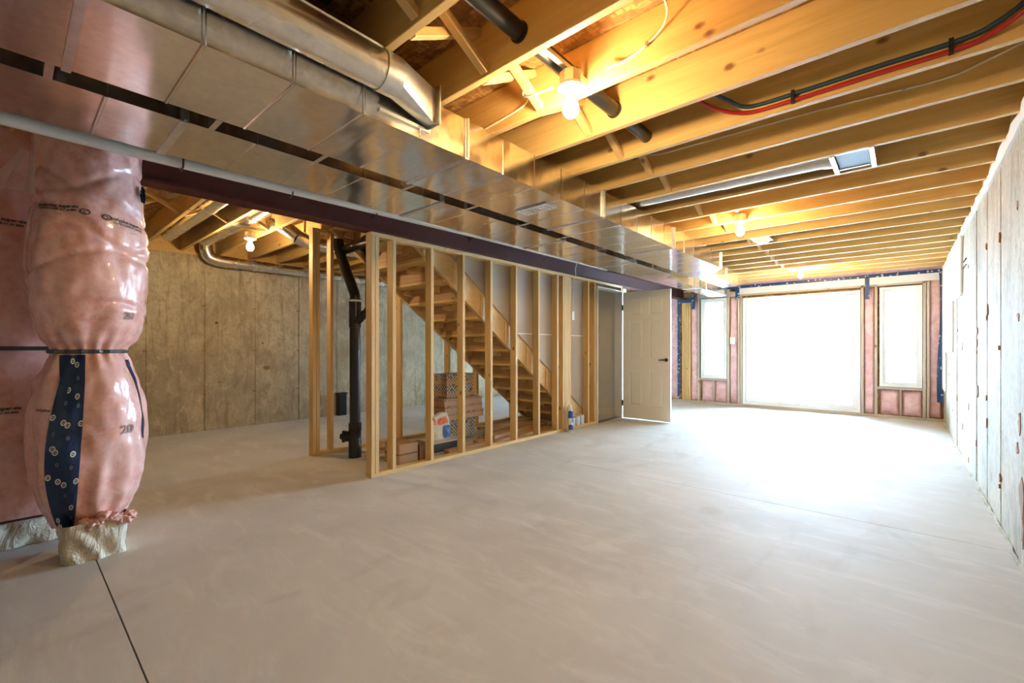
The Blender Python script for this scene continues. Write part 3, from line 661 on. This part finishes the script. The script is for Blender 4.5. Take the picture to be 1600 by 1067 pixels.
# left bay ducts
ld = thing('wall_duct', 'round metal duct with an elbow running along the tan concrete wall', 'duct', (-7.05, 1.8, 2.3))
MB().tube(curve([(-7.08, 1.78, 2.66), (-7.08, 1.78, 2.50), (-7.08, 1.82, 2.38), (-7.08, 1.95, 2.345), (-7.08, 2.1, 2.34)], 3), 0.078, 16).build('elbow', 'galvanized_round', ld, True)
MB().tube([(-7.08, 2.08, 2.34), (-7.08, 5.0, 2.32), (-7.08, 7.4, 2.31)], 0.072, 16).build('pipe', 'galvanized_round', ld, True)
for y in (2.12, 2.35): MB().tube([(-7.08, y, 2.339), (-7.08, y + 0.04, 2.339)], 0.08, 16).build('joint_band', 'galvanized_bright', ld, True)
le = thing('elbow_duct', 'segmented metal elbow duct hanging between joists before the studs', 'duct', (-5.0, 2.1, 2.3))
pts = [Vector((-5.35, 2.0, 2.54)), Vector((-5.20, 2.0, 2.52)), Vector((-5.08, 2.04, 2.45)), Vector((-5.02, 2.12, 2.37)), Vector((-5.0, 2.24, 2.33)), Vector((-5.0, 2.40, 2.32))]
for a, b in zip(pts, pts[1:]):
    d = (b - a).normalized() * 0.012; MB().tube([a - d, b + d], 0.078, 16).build('elbow_gore', 'galvanized_round', le, True)
MB().tube([(-5.0, 2.40, 2.32), (-5.0, 3.4, 2.32)], 0.075, 16).build('pipe', 'galvanized_round', le, True)
for y, label in ((1.33, 'round metal duct tucked in the joist bay nearest the wrapped post'), (1.73, 'round metal duct in the joist bay above the lit bulb')):
    q = thing('bay_duct', label, 'duct', (-5.4, y, 2.5)); MB().tube([(-6.9, y + 0.0, 2.555), (-3.7, y, 2.555)], 0.075, 16).build('pipe', 'galvanized_round', q, True)
    MB().tube([(-5.2, y, 2.555), (-5.14, y, 2.555)], 0.08, 16).build('joint_band', 'galvanized_bright', q, True)

# ================================================================== PIPES AND CABLES
ds = thing('drain_stack', 'black plastic drain stack with cleanout and angled branches under the stairs', 'pipe', (-4.35, 2.42, 0))
PXs, PYs = -4.33, 2.42
MB().tube([(PXs, PYs, 0), (PXs, PYs, 1.62)], 0.055, 20).build('pipe', 'abs_black', ds, True)
MB().lathe((PXs, PYs, 0), [(0.0, 0.0), (0.066, 0.0), (0.066, 0.17), (0.061, 0.18), (0.061, 0.27), (0.066, 0.28), (0.066, 0.36), (0.055, 0.365)], 20).build('cleanout_tee', 'abs_black', ds, True)
dv = Vector((-0.6, -0.8, 0)); MB().tube([Vector((PXs, PYs, 0.22)), Vector((PXs, PYs, 0.22)) + dv * 0.10], 0.056, 16).tube([Vector((PXs, PYs, 0.22)) + dv * 0.10, Vector((PXs, PYs, 0.22)) + dv * 0.125], 0.064, 16).tube([Vector((PXs, PYs, 0.22)) + dv * 0.125, Vector((PXs, PYs, 0.22)) + dv * 0.15], 0.028, 4).build('cleanout_plug', 'abs_black', ds, True)
MB().tube([(PXs, PYs, 1.36), (PXs, PYs, 1.66)], 0.062, 20).tube([(PXs + 0.0, PYs, 1.40), (PXs + 0.13, PYs + 0.03, 1.50)], 0.045, 16).build('wye_fitting', 'abs_black', ds, True)
MB().tube([(PXs, PYs, 1.62), (PXs, PYs, 1.68), (PXs - 0.012, PYs, 1.72), (PXs - 0.24, PYs - 0.05, 2.20), (PXs - 0.255, PYs - 0.05, 2.24), (PXs - 0.255, PYs - 0.05, 2.32)], 0.053, 18).build('offset_pipe', 'abs_black', ds, True)
MB().tube(curve([(PXs + 0.12, PYs + 0.03, 1.49), (PXs + 0.17, PYs + 0.05, 1.55), (PXs + 0.18, PYs + 0.05, 1.60), (PXs + 0.18, PYs + 0.05, 1.97), (PXs + 0.17, PYs + 0.05, 2.03), (PXs + 0.07, PYs + 0.05, 2.18), (PXs + 0.07, PYs + 0.05, 2.24), (PXs + 0.12, PYs + 0.05, 2.29), (PXs + 0.28, PYs + 0.06, 2.30)], 3), 0.034, 14).build('branch_pipe', 'abs_black', ds, True)
MB().tube([(PXs - 0.32, PYs - 0.02, 2.20), (PXs + 0.3, PYs + 0.02, 2.22)], 0.05, 14).build('horizontal_branch', 'abs_black', ds, True)
MB().tube([(PXs, PYs, 1.63), (PXs, PYs, 1.65)], 0.0645, 20).build('print_ring', 'tape_print', ds, True)

ap = thing('drain_pipe', 'black plastic pipe running through holes in the joists by the near bulb', 'pipe', (-1.2, 0, 2.44))
MB().tube([(-1.21, YF + 0.1, 2.485), (-1.205, 2.75, 2.465)], 0.037, 18).build('pipe', 'abs_black', ap, True)
for y in (JY[10], JY[11], JY[12]): MB().tube([(-1.206, y - 0.012, 2.468), (-1.206, y - 0.001, 2.468)], 0.043, 18).build('hole_collar', 'clip_black', ap, True)
rpipe = thing('red_pipe', 'dark red pipe with black coupling in the joist bay by the round duct', 'pipe', (-1.5, 0.85, 2.5))
MB().tube([(-2.2, 0.84, 2.562), (-1.0, 0.84, 2.562)], 0.026, 12).build('pipe', 'old_red', rpipe, True)
for x in (-1.75, -1.36): MB().tube([(x, 0.84, 2.562), (x + 0.06, 0.84, 2.562)], 0.033, 12).build('coupling', 'clip_black', rpipe, True)
yj = JY[13] - 0.012
def pex(name, mat, label, dz, dx, dy):
    t_ = thing(name, label, 'water line', (-0.4, yj, 2.4))
    MB().tube(curve([(-0.86 + dx, yj - 0.36, 2.47 + dz), (-0.82 + dx, yj - 0.24, 2.455 + dz), (-0.75 + dx, yj - 0.10, 2.43 + dz), (-0.62, yj + dy, 2.408 + dz), (-0.39, yj + dy, 2.40 + dz), (-0.1, yj + dy, 2.402 + dz), (0.17, yj + dy, 2.40 + dz), (0.27, yj - 0.01 + dy, 2.415 + dz), (0.36, yj - 0.06, 2.45 + dz), (0.43, yj - 0.2, 2.50 + dz)], 8), 0.0105, 10).build('tube', mat, t_, True)
    for x in (-0.42, 0.15):
        MB().box(x - 0.008, x + 0.008, yj - 0.013, yj + 0.011, 2.386 + dz, 2.416 + dz).build('talon_clip', 'clip_black', t_)
pex('water_line', 'pex_red', 'red plastic water line clipped along a joist', 0, 0, 0); pex('water_line', 'pex_blue', 'dark blue plastic water line clipped above the red one', 0.032, 0.05, 0)
def cable(label, pts, staples=()):
    t_ = thing('electric_cable', label, 'cable', pts[0]); MB().tube(curve(pts, 8), 0.005, 6).build('sheath', 'cable_white', t_, True)
    for p in staples: MB().box(p[0] - 0.005, p[0] + 0.005, p[1] - 0.008, p[1] + 0.004, p[2] - 0.01, p[2] + 0.01).build('staple', 'box_metal', t_)
yk = JY[14] - 0.006
cable('thin white cable stapled along the joist behind the water lines', [(-1.45, yk - 0.03, 2.56), (-1.31, yk, 2.515), (-0.98, yk, 2.505), (-0.30, yk, 2.49), (0.136, yk, 2.468), (0.3, yk, 2.50), (0.44, yk, 2.54)], [(-0.9, yk, 2.503), (0.0, yk, 2.475)])
yk = JY[11] - 0.006
cable('white cable looping from the near lamp along the joist side', [(-0.76, JY[10] + 0.06, 2.56), (-0.72, yk - 0.10, 2.55), (-0.74, yk - 0.02, 2.50), (-0.83, yk, 2.455), (-0.93, yk, 2.43), (-1.02, yk - 0.02, 2.42)], [(-0.83, yk, 2.455)])
cable('white cable curling from the near lamp past the bridging', [(-1.24, 1.70, 2.375), (-1.33, 1.68, 2.37), (-1.42, 1.70, 2.40), (-1.45, 1.74, 2.46), (-1.52, yk, 2.44), (-1.9, yk, 2.40)])
cable('short white cable dropping from the deck near the black pipe', [(-0.93, 1.15, 2.60), (-0.95, 1.25, 2.58), (-0.97, JY[10] - 0.01, 2.52)])
cable('white cable dropping over the steel beam by the switch', [(-3.40, 5.25, 2.36), (-3.45, 5.26, 2.25), (-3.45, 5.27, 2.16), (-3.49, 5.27, 2.05), (-3.50, 5.27, 1.70)])

# lamps
def lamp(x, y, z, label, k):
    t_ = thing('bare_bulb_lamp', label, 'lamp', (x, y, z))
    MB().lathe((x, y, z + 0.085), [(0.0, 0.055), (0.052, 0.055), (0.052, 0.0), (0.0, 0.0)], 8).build('junction_box', 'box_metal', t_)
    MB().lathe((x, y, z + 0.04), [(0.0, 0.045), (0.056, 0.045), (0.058, 0.032), (0.045, 0.022), (0.026, 0.018), (0.022, 0.0), (0.0, 0.0)], 24).build('lampholder', 'porcelain', t_, True)
    MB().lathe((x, y, z), [(0.0, 0.045), (0.014, 0.045), (0.016, 0.03), (0.030, 0.008), (0.037, -0.018), (0.034, -0.040), (0.021, -0.056), (0.0, -0.062)], 18).build('bulb', 'bulb_glow', t_, True)
_lamp = lamp
def lamp(x, y, z, label, k):
    _lamp(x, y, z, label, k); p = [o for o in COL.objects if o.name.startswith('bare_bulb_lamp')][-1]
    ys_ = JYL if x < -4 else JY; a = max(j + 0.038 for j in ys_ if j + 0.038 < y + 0.02); b_ = min(j for j in ys_ if j > y - 0.02)
    MB().box(x - 0.012, x + 0.012, a, b_, z + 0.125 + (0.06 if x < -4 else 0.02), z + 0.145 + (0.06 if x < -4 else 0.02)).build('hanger_bar', 'box_metal', p)
lamp(-1.14, 1.70, 2.26, 'bare glowing bulb in a porcelain holder beside the black drain pipe', 0)
lamp(-1.17, 4.62, 2.275, 'bare glowing bulb in a porcelain holder near the smoke alarm', 0)
lamp(-1.20, 8.15, 2.29, 'bare glowing bulb in a porcelain holder nearest the patio door', 0)
lamp(-5.40, 1.77, 2.275, 'bare glowing bulb in a porcelain holder before the tan concrete wall', 0)
sm = thing('smoke_alarm', 'white square smoke alarm under the joists', 'smoke alarm', (-1.2, 5.66, 2.37))
MB().lathe((-1.2, 5.66, 2.37), [(0.0, 0.0), (0.075, 0.0), (0.075, -0.018), (0.062, -0.022), (0.058, -0.04), (0.03, -0.046), (0.0, -0.046)], 20).build('body', 'white_plastic', sm, True)
MB().box(-1.29, -1.11, 5.485, 5.73, 2.364, 2.370).build('mounting_plate', 'white_plastic', sm)

# devices
sw_ = thing('light_switch', 'white light switch box on the stud bundle', 'switch', (-3.5, 5.29, 1.54))
MB().box(-3.56, -3.498, 5.25, 5.31, 1.54, 1.66).build('box', 'white_plastic', sw_); MB().box(-3.499, -3.494, 5.265, 5.295, 1.56, 1.64).build('rocker', 'white_plastic', sw_)
s2 = thing('wall_switch', 'white switch plate on the insulated wall beside the patio door', 'switch', (-2.54, YB, 1.2))
MB().box(-2.60, -2.50, YB - 0.03, YB + 0.02, 1.22, 1.36).build('plate', 'white_plastic', s2); MB().box(-2.565, -2.535, YB - 0.034, YB - 0.029, 1.26, 1.32).build('rocker', 'white_plastic', s2)
ob = thing('service_box', 'black upright box low on the tan concrete wall', 'box', (XL, 3.77, 0.0))
MB().box(XL + 0.0, XL + 0.10, 3.70, 3.84, 0.0, 0.36).build('body', 'abs_black', ob); MB().box(XL + 0.0, XL + 0.11, 3.69, 3.85, 0.36, 0.385).build('lid', 'abs_black', ob); MB().box(XL + 0.10, XL + 0.106, 3.715, 3.825, 0.03, 0.33).build('door', 'abs_black', ob)

# ================================================================== WRAPPED POST
po = thing('wrapped_post', 'beam post wrapped in pink insulation and clear plastic with blue tape', 'post', (-3.5, 0.31, 0))
PCX, PCY = -3.50, 0.315
PROF = [(0.15, .140), (.20, .158), (.26, .185), (.34, .212), (.45, .235), (.62, .252), (.80, .246), (.95, .215), (1.06, .172), (1.115, .149), (1.13, .146), (1.15, .153), (1.20, .195), (1.27, .228), (1.36, .247), (1.50, .258), (1.70, .252), (1.90, .238), (2.10, .232), (2.36, .225)]
def prof(z):
    if z <= PROF[0][0]: return PROF[0][1]
    for (a, ra), (b, rb) in zip(PROF, PROF[1:]):
        if z <= b:
            f = (z - a) / (b - a); f = f * f * (3 - 2 * f) * 0.5 + f * 0.5; return ra + (rb - ra) * f
    return PROF[-1][1]
def post(th, z, off=0.0):
    r = prof(z); c, s_ = math.cos(th), math.sin(th)
    k = (abs(c) ** 2.5 + abs(s_) ** 2.5) ** (-1 / 2.5)           # squarish section
    w = 0.020 * noise.noise(Vector((c * 2.0, s_ * 2.0, z * 2.6))) + 0.010 * noise.noise(Vector((c * 5 + z * 3, s_ * 5, z * 9 - c * 4)))
    if z < 1.1: w += 0.010 * math.sin(th * 13 + z * 2) * max(0, 1 - abs(z - 0.35) / 0.5) * 0.8
    near = math.exp(-((z - 1.128) / 0.12) ** 2); w += near * 0.008 * math.sin(th * 19)
    # long diagonal folds in the plastic
    for zf, sl, dep, wd in ((1.78, -0.16, 0.016, 0.022), (1.98, -0.12, 0.013, 0.02), (1.66, 0.10, 0.010, 0.018), (1.40, -0.05, 0.008, 0.016), (2.06, 0.10, 0.012, 0.02)):
        w -= dep * math.exp(-((z - zf - sl * s_ - 0.02 * math.sin(th * 3 + zf * 9)) / wd) ** 2)
    r = r * (0.45 + 0.55 * k) + w + off
    return Vector((PCX + r * c * 0.98, PCY + r * s_, z))
NT_, NZ = 96, 110
def skin(z0, z1, name):
    m = MB(); prev = None
    for j in range(NZ + 1):
        z = z0 + (z1 - z0) * j / NZ; b = len(m.v); m.v += [tuple(post(2 * math.pi * i / NT_, z)) for i in range(NT_)]; rg = list(range(b, b + NT_))
        if prev: m.bridge(prev, rg)
        prev = rg
    return m.build(name, 'pink_poly', po, 'all')
skin(0.15, 1.128, 'lower_wrap'); skin(1.128, 2.35, 'upper_wrap')
MB().tube([post(2 * math.pi * i / 48, 1.128, 0.006) for i in range(49)], 0.011, 8).build('strap', 'dark_strap', po, True)
# foot: concrete base in white wrap, loose pink tufts above
def foot(u, v):
    th = 2 * math.pi * u; c, s_ = math.cos(th), math.sin(th); k = (abs(c) ** 8 + abs(s_) ** 8) ** (-1 / 8); z = 0.0 + 0.21 * v
    w = 0.008 * noise.noise(Vector((c * 6, s_ * 6, z * 14))) + 0.006 * math.sin(th * 9 + z * 40)
    r = 0.125 * k + w + 0.012 * v; return (PCX + 0.08 + r * c * 1.05, PCY + 0.005 + r * s_, z)
MB().grid(72, 14, foot).build('foot_wrap', 'poly_wrap', po, 'all')
for i in range(11):
    y = PCY - 0.04 + 0.019 * i; x = PCX + 0.185 + rnd(0, 0.02); z = 0.195 + rnd(-0.015, 0.03); m = MB(); bmx = bmesh.new(); bmesh.ops.create_icosphere(bmx, subdivisions=3, radius=1)
    for vv in bmx.verts:
        p = vv.co; n_ = 1 + 0.5 * noise.noise(p * 2 + Vector((i, 0, 0))) + 0.45 * noise.noise(p * 5 + Vector((0, i, 0))); vv.co = Vector((x + p.x * 0.035 * n_, y + p.y * 0.03 * n_, z + p.z * 0.024 * n_))
    me = bpy.data.meshes.new('insulation_tuft'); bmx.to_mesh(me); bmx.free(); me.materials.append(M['pink_poly']); me.polygons.foreach_set('use_smooth', [True] * len(me.polygons)); link(bpy.data.objects.new('insulation_tuft', me), po)
def th_at(y):  # angle on the front (+X) side whose Y offset is y - use with post()
    return math.asin(max(-1, min(1, y)))
# blue tape running down the lower wrap
def tape_fn(u, v):
    z = 0.16 + 0.95 * v; b = math.sin(math.pi * min(1, v * 1.15 + 0.0) ** 0.9) if v < 0.87 else 0
    ya = -0.130 - 0.058 * b; yb = -0.078 + 0.046 * v; y = ya + (yb - ya) * u
    lo, hi = -1.45, 0.6
    for _ in range(18):
        mid = (lo + hi) / 2
        if post(mid, z, 0.004).y - PCY < y: lo = mid
        else: hi = mid
    return post(lo, z, 0.004)
MB().grid(14, 60, tape_fn).build('blue_tape', 'navy_tape', po, 'all'); tp = po.children[-1]
def tape2(u, v): return post(0.92 + 0.08 * u + 0.1 * v, 0.62 + 0.46 * v, 0.004)
MB().grid(3, 24, tape2).build('blue_tape', 'navy_tape', po, 'all')
MB().grid(6, 6, lambda u, v: post(-0.64 + 0.16 * u + 0.03 * v, 0.93 + 0.06 * v - 0.02 * u, 0.006)).build('tape_tab', 'navy_tape', po, 'all')
tapes = [o for o in po.children if o.name.startswith('blue_tape')]; WORLD[tapes[0].name] = Vector((0, 0, 0))
def oval(u, v, rx, rz, mat):
    m = MB(); n = 14; c = [];
    for rr in (1.0, 0.62):
        for i in range(n):
            a = 2 * math.pi * i / n; x = rx * rr * math.cos(a) + 0.3 * rz * rr * math.sin(a); zz = rz * rr * math.sin(a)
            p = tape_fn(min(1, max(0, u + x)), v + zz); q = post(math.atan2((p.y - PCY), (p.x - PCX) / 0.98), p.z, 0.0055); m.v.append(tuple(p + (p - Vector((PCX, PCY, p.z))).normalized() * 0.0015))
    for i in range(n): m.f.append((i, (i + 1) % n, n + (i + 1) % n, n + i))
    b = len(m.v)
    for ub in (-0.25, 0.2):
        for du, dvz in ((-0.09, -0.55), (0.09, -0.55), (0.09, 0.55), (-0.09, 0.55)):
            p = tape_fn(min(1, max(0, u + rx * (ub + du) + 0.3 * rz * dvz * 0.6)), v + rz * dvz * 0.6); m.v.append(tuple(p + (p - Vector((PCX, PCY, p.z))).normalized() * 0.0015))
        m.f.append(tuple(range(b, b + 4))); b += 4
    m.build('tape_logo', mat, tapes[0])
for k, (u, v) in enumerate([(0.52, .965), (0.68, .945), (0.28, .82), (0.42, .805), (0.76, .77), (0.08, .66), (0.42, .63), (0.55, .615), (0.95, .62), (0.20, .49), (0.28, .47), (0.78, .455), (0.10, .33), (0.38, .305), (0.55, .285), (0.80, .15), (0.92, .30), (0.2, .075), (0.15, .03)]): oval(u, v, 0.085, 0.017, 'tape_print')
for u, v in [(0.72, .87), (0.40, .735), (0.82, .72), (0.18, .57), (0.60, .545), (0.35, .40), (0.75, .38), (0.6, .22), (0.85, .08)]: oval(u, v, 0.05, 0.012, 'tape_print_dim')
# printing on the plastic
def wrap_print(body, size, thc, z, mat, slope=0.0):
    me = text_mesh(body, size); R_ = prof(z)
    for vv in me.vertices:
        x, y = vv.co.x, vv.co.y; vv.co = post(thc + x / R_, z + y + slope * x, 0.0045)
    me.materials.append(M[mat]); link(bpy.data.objects.new('plastic_print', me), po)
wrap_print('polyplus super-six', 0.023, -0.62, 1.885, 'ink', 0.02); wrap_print('CAN/CGSB-51.34 M86', 0.016, -0.62, 1.868, 'ink', 0.02); wrap_print('------', 0.016, -0.60, 1.842, 'ink_gray')
wrap_print('polyplus super-six', 0.023, 0.62, 1.845, 'ink', -0.13); wrap_print('CAN/CGSB-51.34 M86', 0.016, 0.62, 1.827, 'ink', -0.13); wrap_print('------', 0.016, 0.68, 1.795, 'ink_gray', -0.13)
wrap_print('20', 0.055, 0.60, 1.31, 'ink_gray'); wrap_print('20', 0.065, 0.55, 0.67, 'ink_gray'); wrap_print('polyplus', 0.02, -0.86, 0.82, 'ink', -0.1)
def ring_print(thc, z, r):
    m = MB(); n = 16
    for rr in (r, r * 0.72):
        for i in range(n):
            a = 2 * math.pi * i / n; m.v.append(tuple(post(thc + rr * 1.4 * math.cos(a) / prof(z), z + rr * math.sin(a), 0.0045)))
    for i in range(n): m.f.append((i, (i + 1) % n, n + (i + 1) % n, n + i))
    m.build('plastic_print', 'ink', po)
ring_print(-0.17, 1.872, 0.016); ring_print(-0.14, 1.870, 0.010); ring_print(0.19, 1.862, 0.016); ring_print(0.17, 1.860, 0.009)
# loose plastic flap at the top and blue tape knot at the beam end
def flap(u, v): return (PCX + 0.16 - 0.16 * u + 0.02 * math.sin(u * 7), PCY - 0.22 - 0.16 * u * (1 - 0.7 * v), 1.93 + 0.22 * v + 0.05 * u)
MB().grid(10, 8, flap).build('plastic_flap', 'poly_film', po, 'all')
for i in range(4):
    MB().grid(6, 4, lambda u, v: post(0.95 + 0.12 * u, 2.0 + 0.05 * v + 0.015 * i, 0.01 + 0.018 * math.sin(u * 3 + i) + 0.006 * i)).build('tape_scrap', 'navy_tape', po, 'all')

# ================================================================== LOOSE THINGS
def carton(name, label, x0, x1, y0, y1, z0, z1, mat, band=None, group=None, rz=0.0):
    t_ = thing(name, label, 'box', ((x0 + x1) / 2, (y0 + y1) / 2, z0), group)
    MB().box(x0, x1, y0, y1, z0, z1 - 0.004).build('carton_body', mat, t_)
    ym = (y0 + y1) / 2
    MB().box(x0 - 0.001, x1 + 0.001, y0 - 0.001, ym - 0.002, z1 - 0.004, z1).build('lid_flap', mat, t_); MB().box(x0 - 0.001, x1 + 0.001, ym + 0.002, y1 + 0.001, z1 - 0.004, z1).build('lid_flap', mat, t_)
    if band:
        for bz0, bz1, bm2 in band:
            h = z1 - z0; MB().box(x0 - 0.0015, x1 + 0.0015, y0 - 0.0015, y1 + 0.0015, z0 + h * bz0, z0 + h * bz1).build('printed_band', bm2, t_)
    return t_
carton('tile_carton', 'patterned black and kraft carton standing on the floor at the base of the stack', -4.42, -4.14, 3.52, 3.98, 0.03, 0.27, 'print_carton')
for k, (z0, dy, w) in enumerate(((0.272, 0.03, 'lowest'), (0.359, 0.01, 'middle'), (0.446, 0.0, 'top'))):
    carton('flat_carton', f'flat kraft carton with red printed edge, {w} of three in the stack', -4.46, -4.10, 3.44 + dy, 4.06 + dy, z0, z0 + 0.085, 'kraft', ((0.78, 0.97, 'print_carton'), (0.68, 0.76, 'red_print')))
for k, (z0, w) in enumerate(((0.533, 'lower'), (0.68, 'upper'))):
    carton('patterned_carton', f'diamond patterned carton on top of the flat cartons, {w} of two', -4.40, -4.15, 3.52, 3.95, z0, z0 + 0.145, 'print_carton', ((0.12, 0.40, 'kraft'),))
bgm = thing('cement_bag', 'crumpled paper bag with orange and blue print leaning by the cartons', 'bag', (-3.98, 3.28, 0.10))
def bag(u, v):
    th = 2 * math.pi * u; c, s_ = math.cos(th), math.sin(th); z = 0.105 + 0.27 * v; k = (abs(c) ** 5 + abs(s_) ** 5) ** (-0.2); fl_ = 1 - 0.55 * v ** 3
    return (-4.02 + 0.07 * c * k * fl_ + 0.015 * noise.noise(Vector((c * 3, s_ * 3, v * 5))) - 0.03 * v, 3.28 + 0.14 * s_ * k * (1 + 0.1 * v) + 0.015 * noise.noise(Vector((c * 3 + 8, s_ * 3, v * 5))), z + 0.02 * math.sin(th * 3) * v)
MB().grid(48, 16, bag).build('bag_body', 'bag_paper', bgm, 'all')
def bag_patch(u0, u1, v0, v1, mat):
    def fn(u, v):
        p = Vector(bag(u0 + (u1 - u0) * u, v0 + (v1 - v0) * v)); d = Vector((p.x + 4.03, (p.y - 3.28) * 0.4, 0)).normalized(); return p + d * 0.004
    MB().grid(12, 8, fn).build('bag_print', mat, bgm, 'all')
bag_patch(0.02, 0.13, 0.03, 0.52, 'blue_print'); bag_patch(-0.02, 0.10, 0.60, 0.86, 'orange_print'); bag_patch(-0.20, -0.06, 0.66, 0.95, 'orange_print')
ty = thing('dark_tray', 'dark shallow tray under the paper bag', 'tray', (-4.0, 3.25, 0.0))
MB().prism([(3.02, 0.09), (3.09, 0.0), (3.45, 0.0), (3.50, 0.09), (3.48, 0.10), (3.04, 0.10)], 'x', -4.16, -3.84).build('tray_body', 'ink', ty); MB().box(-4.17, -3.83, 3.01, 3.51, 0.095, 0.103).build('tray_rim', 'bag_paper', ty)
carton('open_carton', 'small kraft carton inside the corner of the stud partition', -3.93, -3.68, 2.52, 2.74, 0.001, 0.20, 'kraft', ((0.46, 0.54, 'kraft_dark'),))
carton('brown_carton', 'dark kraft carton tucked behind the partition corner post', -3.95, -3.70, 2.78, 2.95, 0.001, 0.15, 'kraft_dark')
offs = [((-3.72, 3.15), (-3.70, 5.0), 0.0), ((-3.84, 3.7), (-3.80, 5.45), 0.0), ((-3.97, 3.9), (-4.02, 5.3), 0.0), ((-4.10, 4.15), (-4.16, 5.2), 0.0), ((-3.76, 3.9), (-3.95, 5.2), 0.039), ((-4.30, 4.2), (-4.05, 5.1), 0.039), ((-4.50, 2.75), (-4.05, 3.0), 0.0)]
wh = ('against the partition plate', 'second from the partition plate', 'third from the partition plate', 'furthest from the partition plate', 'lying on top, beside the plate', 'lying crosswise on top', 'short and lying across the floor')
for (a, b, z), w in zip(offs, wh):
    tag(board('lumber_offcut', (*a, z + 0.02), (*b, z + 0.02), 0.086, 0.038, 'stair_wood', None, (0.05, 1, 0) if abs(b[0] - a[0]) > 0.4 else (1, 0, 0)), f'brown board under the stairs, {w}', 'board', 'boards under the stairs')
for k, (y, r, h, w) in enumerate(((5.32, 0.048, 0.115, 'nearest the stud bundle'), (5.435, 0.052, 0.125, 'in the middle of three'), (5.55, 0.052, 0.13, 'nearest the door frame'))):
    t_ = thing('paint_can', f'small steel paint can on the bottom plate, {w}', 'paint can', (-3.555, y, 0.0385), 'paint cans in the stud bay')
    MB().lathe((-3.548, y, 0.0385), [(0.0, 0.0), (r, 0.0), (r, 0.006), (r - 0.002, 0.008), (r - 0.002, h - 0.008), (r, h - 0.006), (r, h), (r - 0.006, h)], 24).build('can_body', 'can_steel', t_, True)
    MB().lathe((-3.548, y, 0.0385 + h), [(r - 0.006, -0.001), (r - 0.008, -0.005), (r - 0.014, -0.003), (0.0, -0.003)], 24).build('lid', 'can_steel', t_, True)
wrp = thing('plastic_roll', 'white and blue plastic wrapped roll standing against the stud bundle', 'roll', (-3.455, 5.11, 0))
MB().lathe((-3.44, 5.11, 0.0), [(0.0, 0.0), (0.040, 0.0), (0.045, 0.02), (0.041, 0.10), (0.046, 0.2), (0.042, 0.30), (0.028, 0.345), (0.012, 0.37), (0.0, 0.37)], 18).build('roll_body', 'poly_white', wrp, True)
for z0, z1, t0, t1 in ((0.02, 0.09, -1.4, 0.6), (0.18, 0.28, -1.5, 0.3), (0.12, 0.16, -0.3, 0.9), (0.25, 0.33, 0.1, 0.8)):
    MB().grid(8, 4, lambda u, v: (-3.44 + 0.0475 * math.cos(t0 + (t1 - t0) * u), 5.11 + 0.0475 * math.sin(t0 + (t1 - t0) * u), z0 + (z1 - z0) * v + 0.01 * math.sin(u * 5))).build('blue_mark', 'blue_print', wrp, 'all')

# ================================================================== OUTSIDE
gr = MB().box(-40, 40, YB + 0.2, 80, -0.14, -0.04).build('ground', 'snow'); struct(gr, 'bright overexposed ground outside the patio door')
pr = thing('porch', 'covered porch of weathered timber posts, beam and knee braces outside', 'porch', (-1.5, 12.0, -0.04))
board('porch_beam', (-8, 12.05, 2.27), (4, 12.05, 2.27), 0.24, 0.12, 'porch_lumber', pr)
for k in range(14):
    x = -7.6 + 0.82 * k; board('porch_joist', (x, YB + 0.2, 2.50), (x, 12.3, 2.50), 0.18, 0.04, 'porch_lumber', pr)
for k in range(19): board('deck_board', (-8, YB + 0.28 + 0.145 * k, 2.605), (4, YB + 0.28 + 0.145 * k, 2.605), 0.135, 0.028, 'porch_lumber', pr, (0, 1, 0))
for x, br in ((-5.6, (1,)), (-3.12, (1,)), (0.27, (-1,))):
    board('porch_post', (x, 12.05, -0.04), (x, 12.05, 2.15), 0.14, 0.14, 'porch_lumber', pr, (1, 0, 0))
for a, b in (((-3.18, 1.46), (-3.88, 2.2)), ((-3.06, 1.66), (-2.50, 2.2)), ((0.20, 1.40), (-0.50, 2.2))):
    board('knee_brace', (a[0], 12.05, a[1]), (b[0], 12.05, b[1]), 0.09, 0.09, 'porch_lumber', pr, (0, 1, 0))
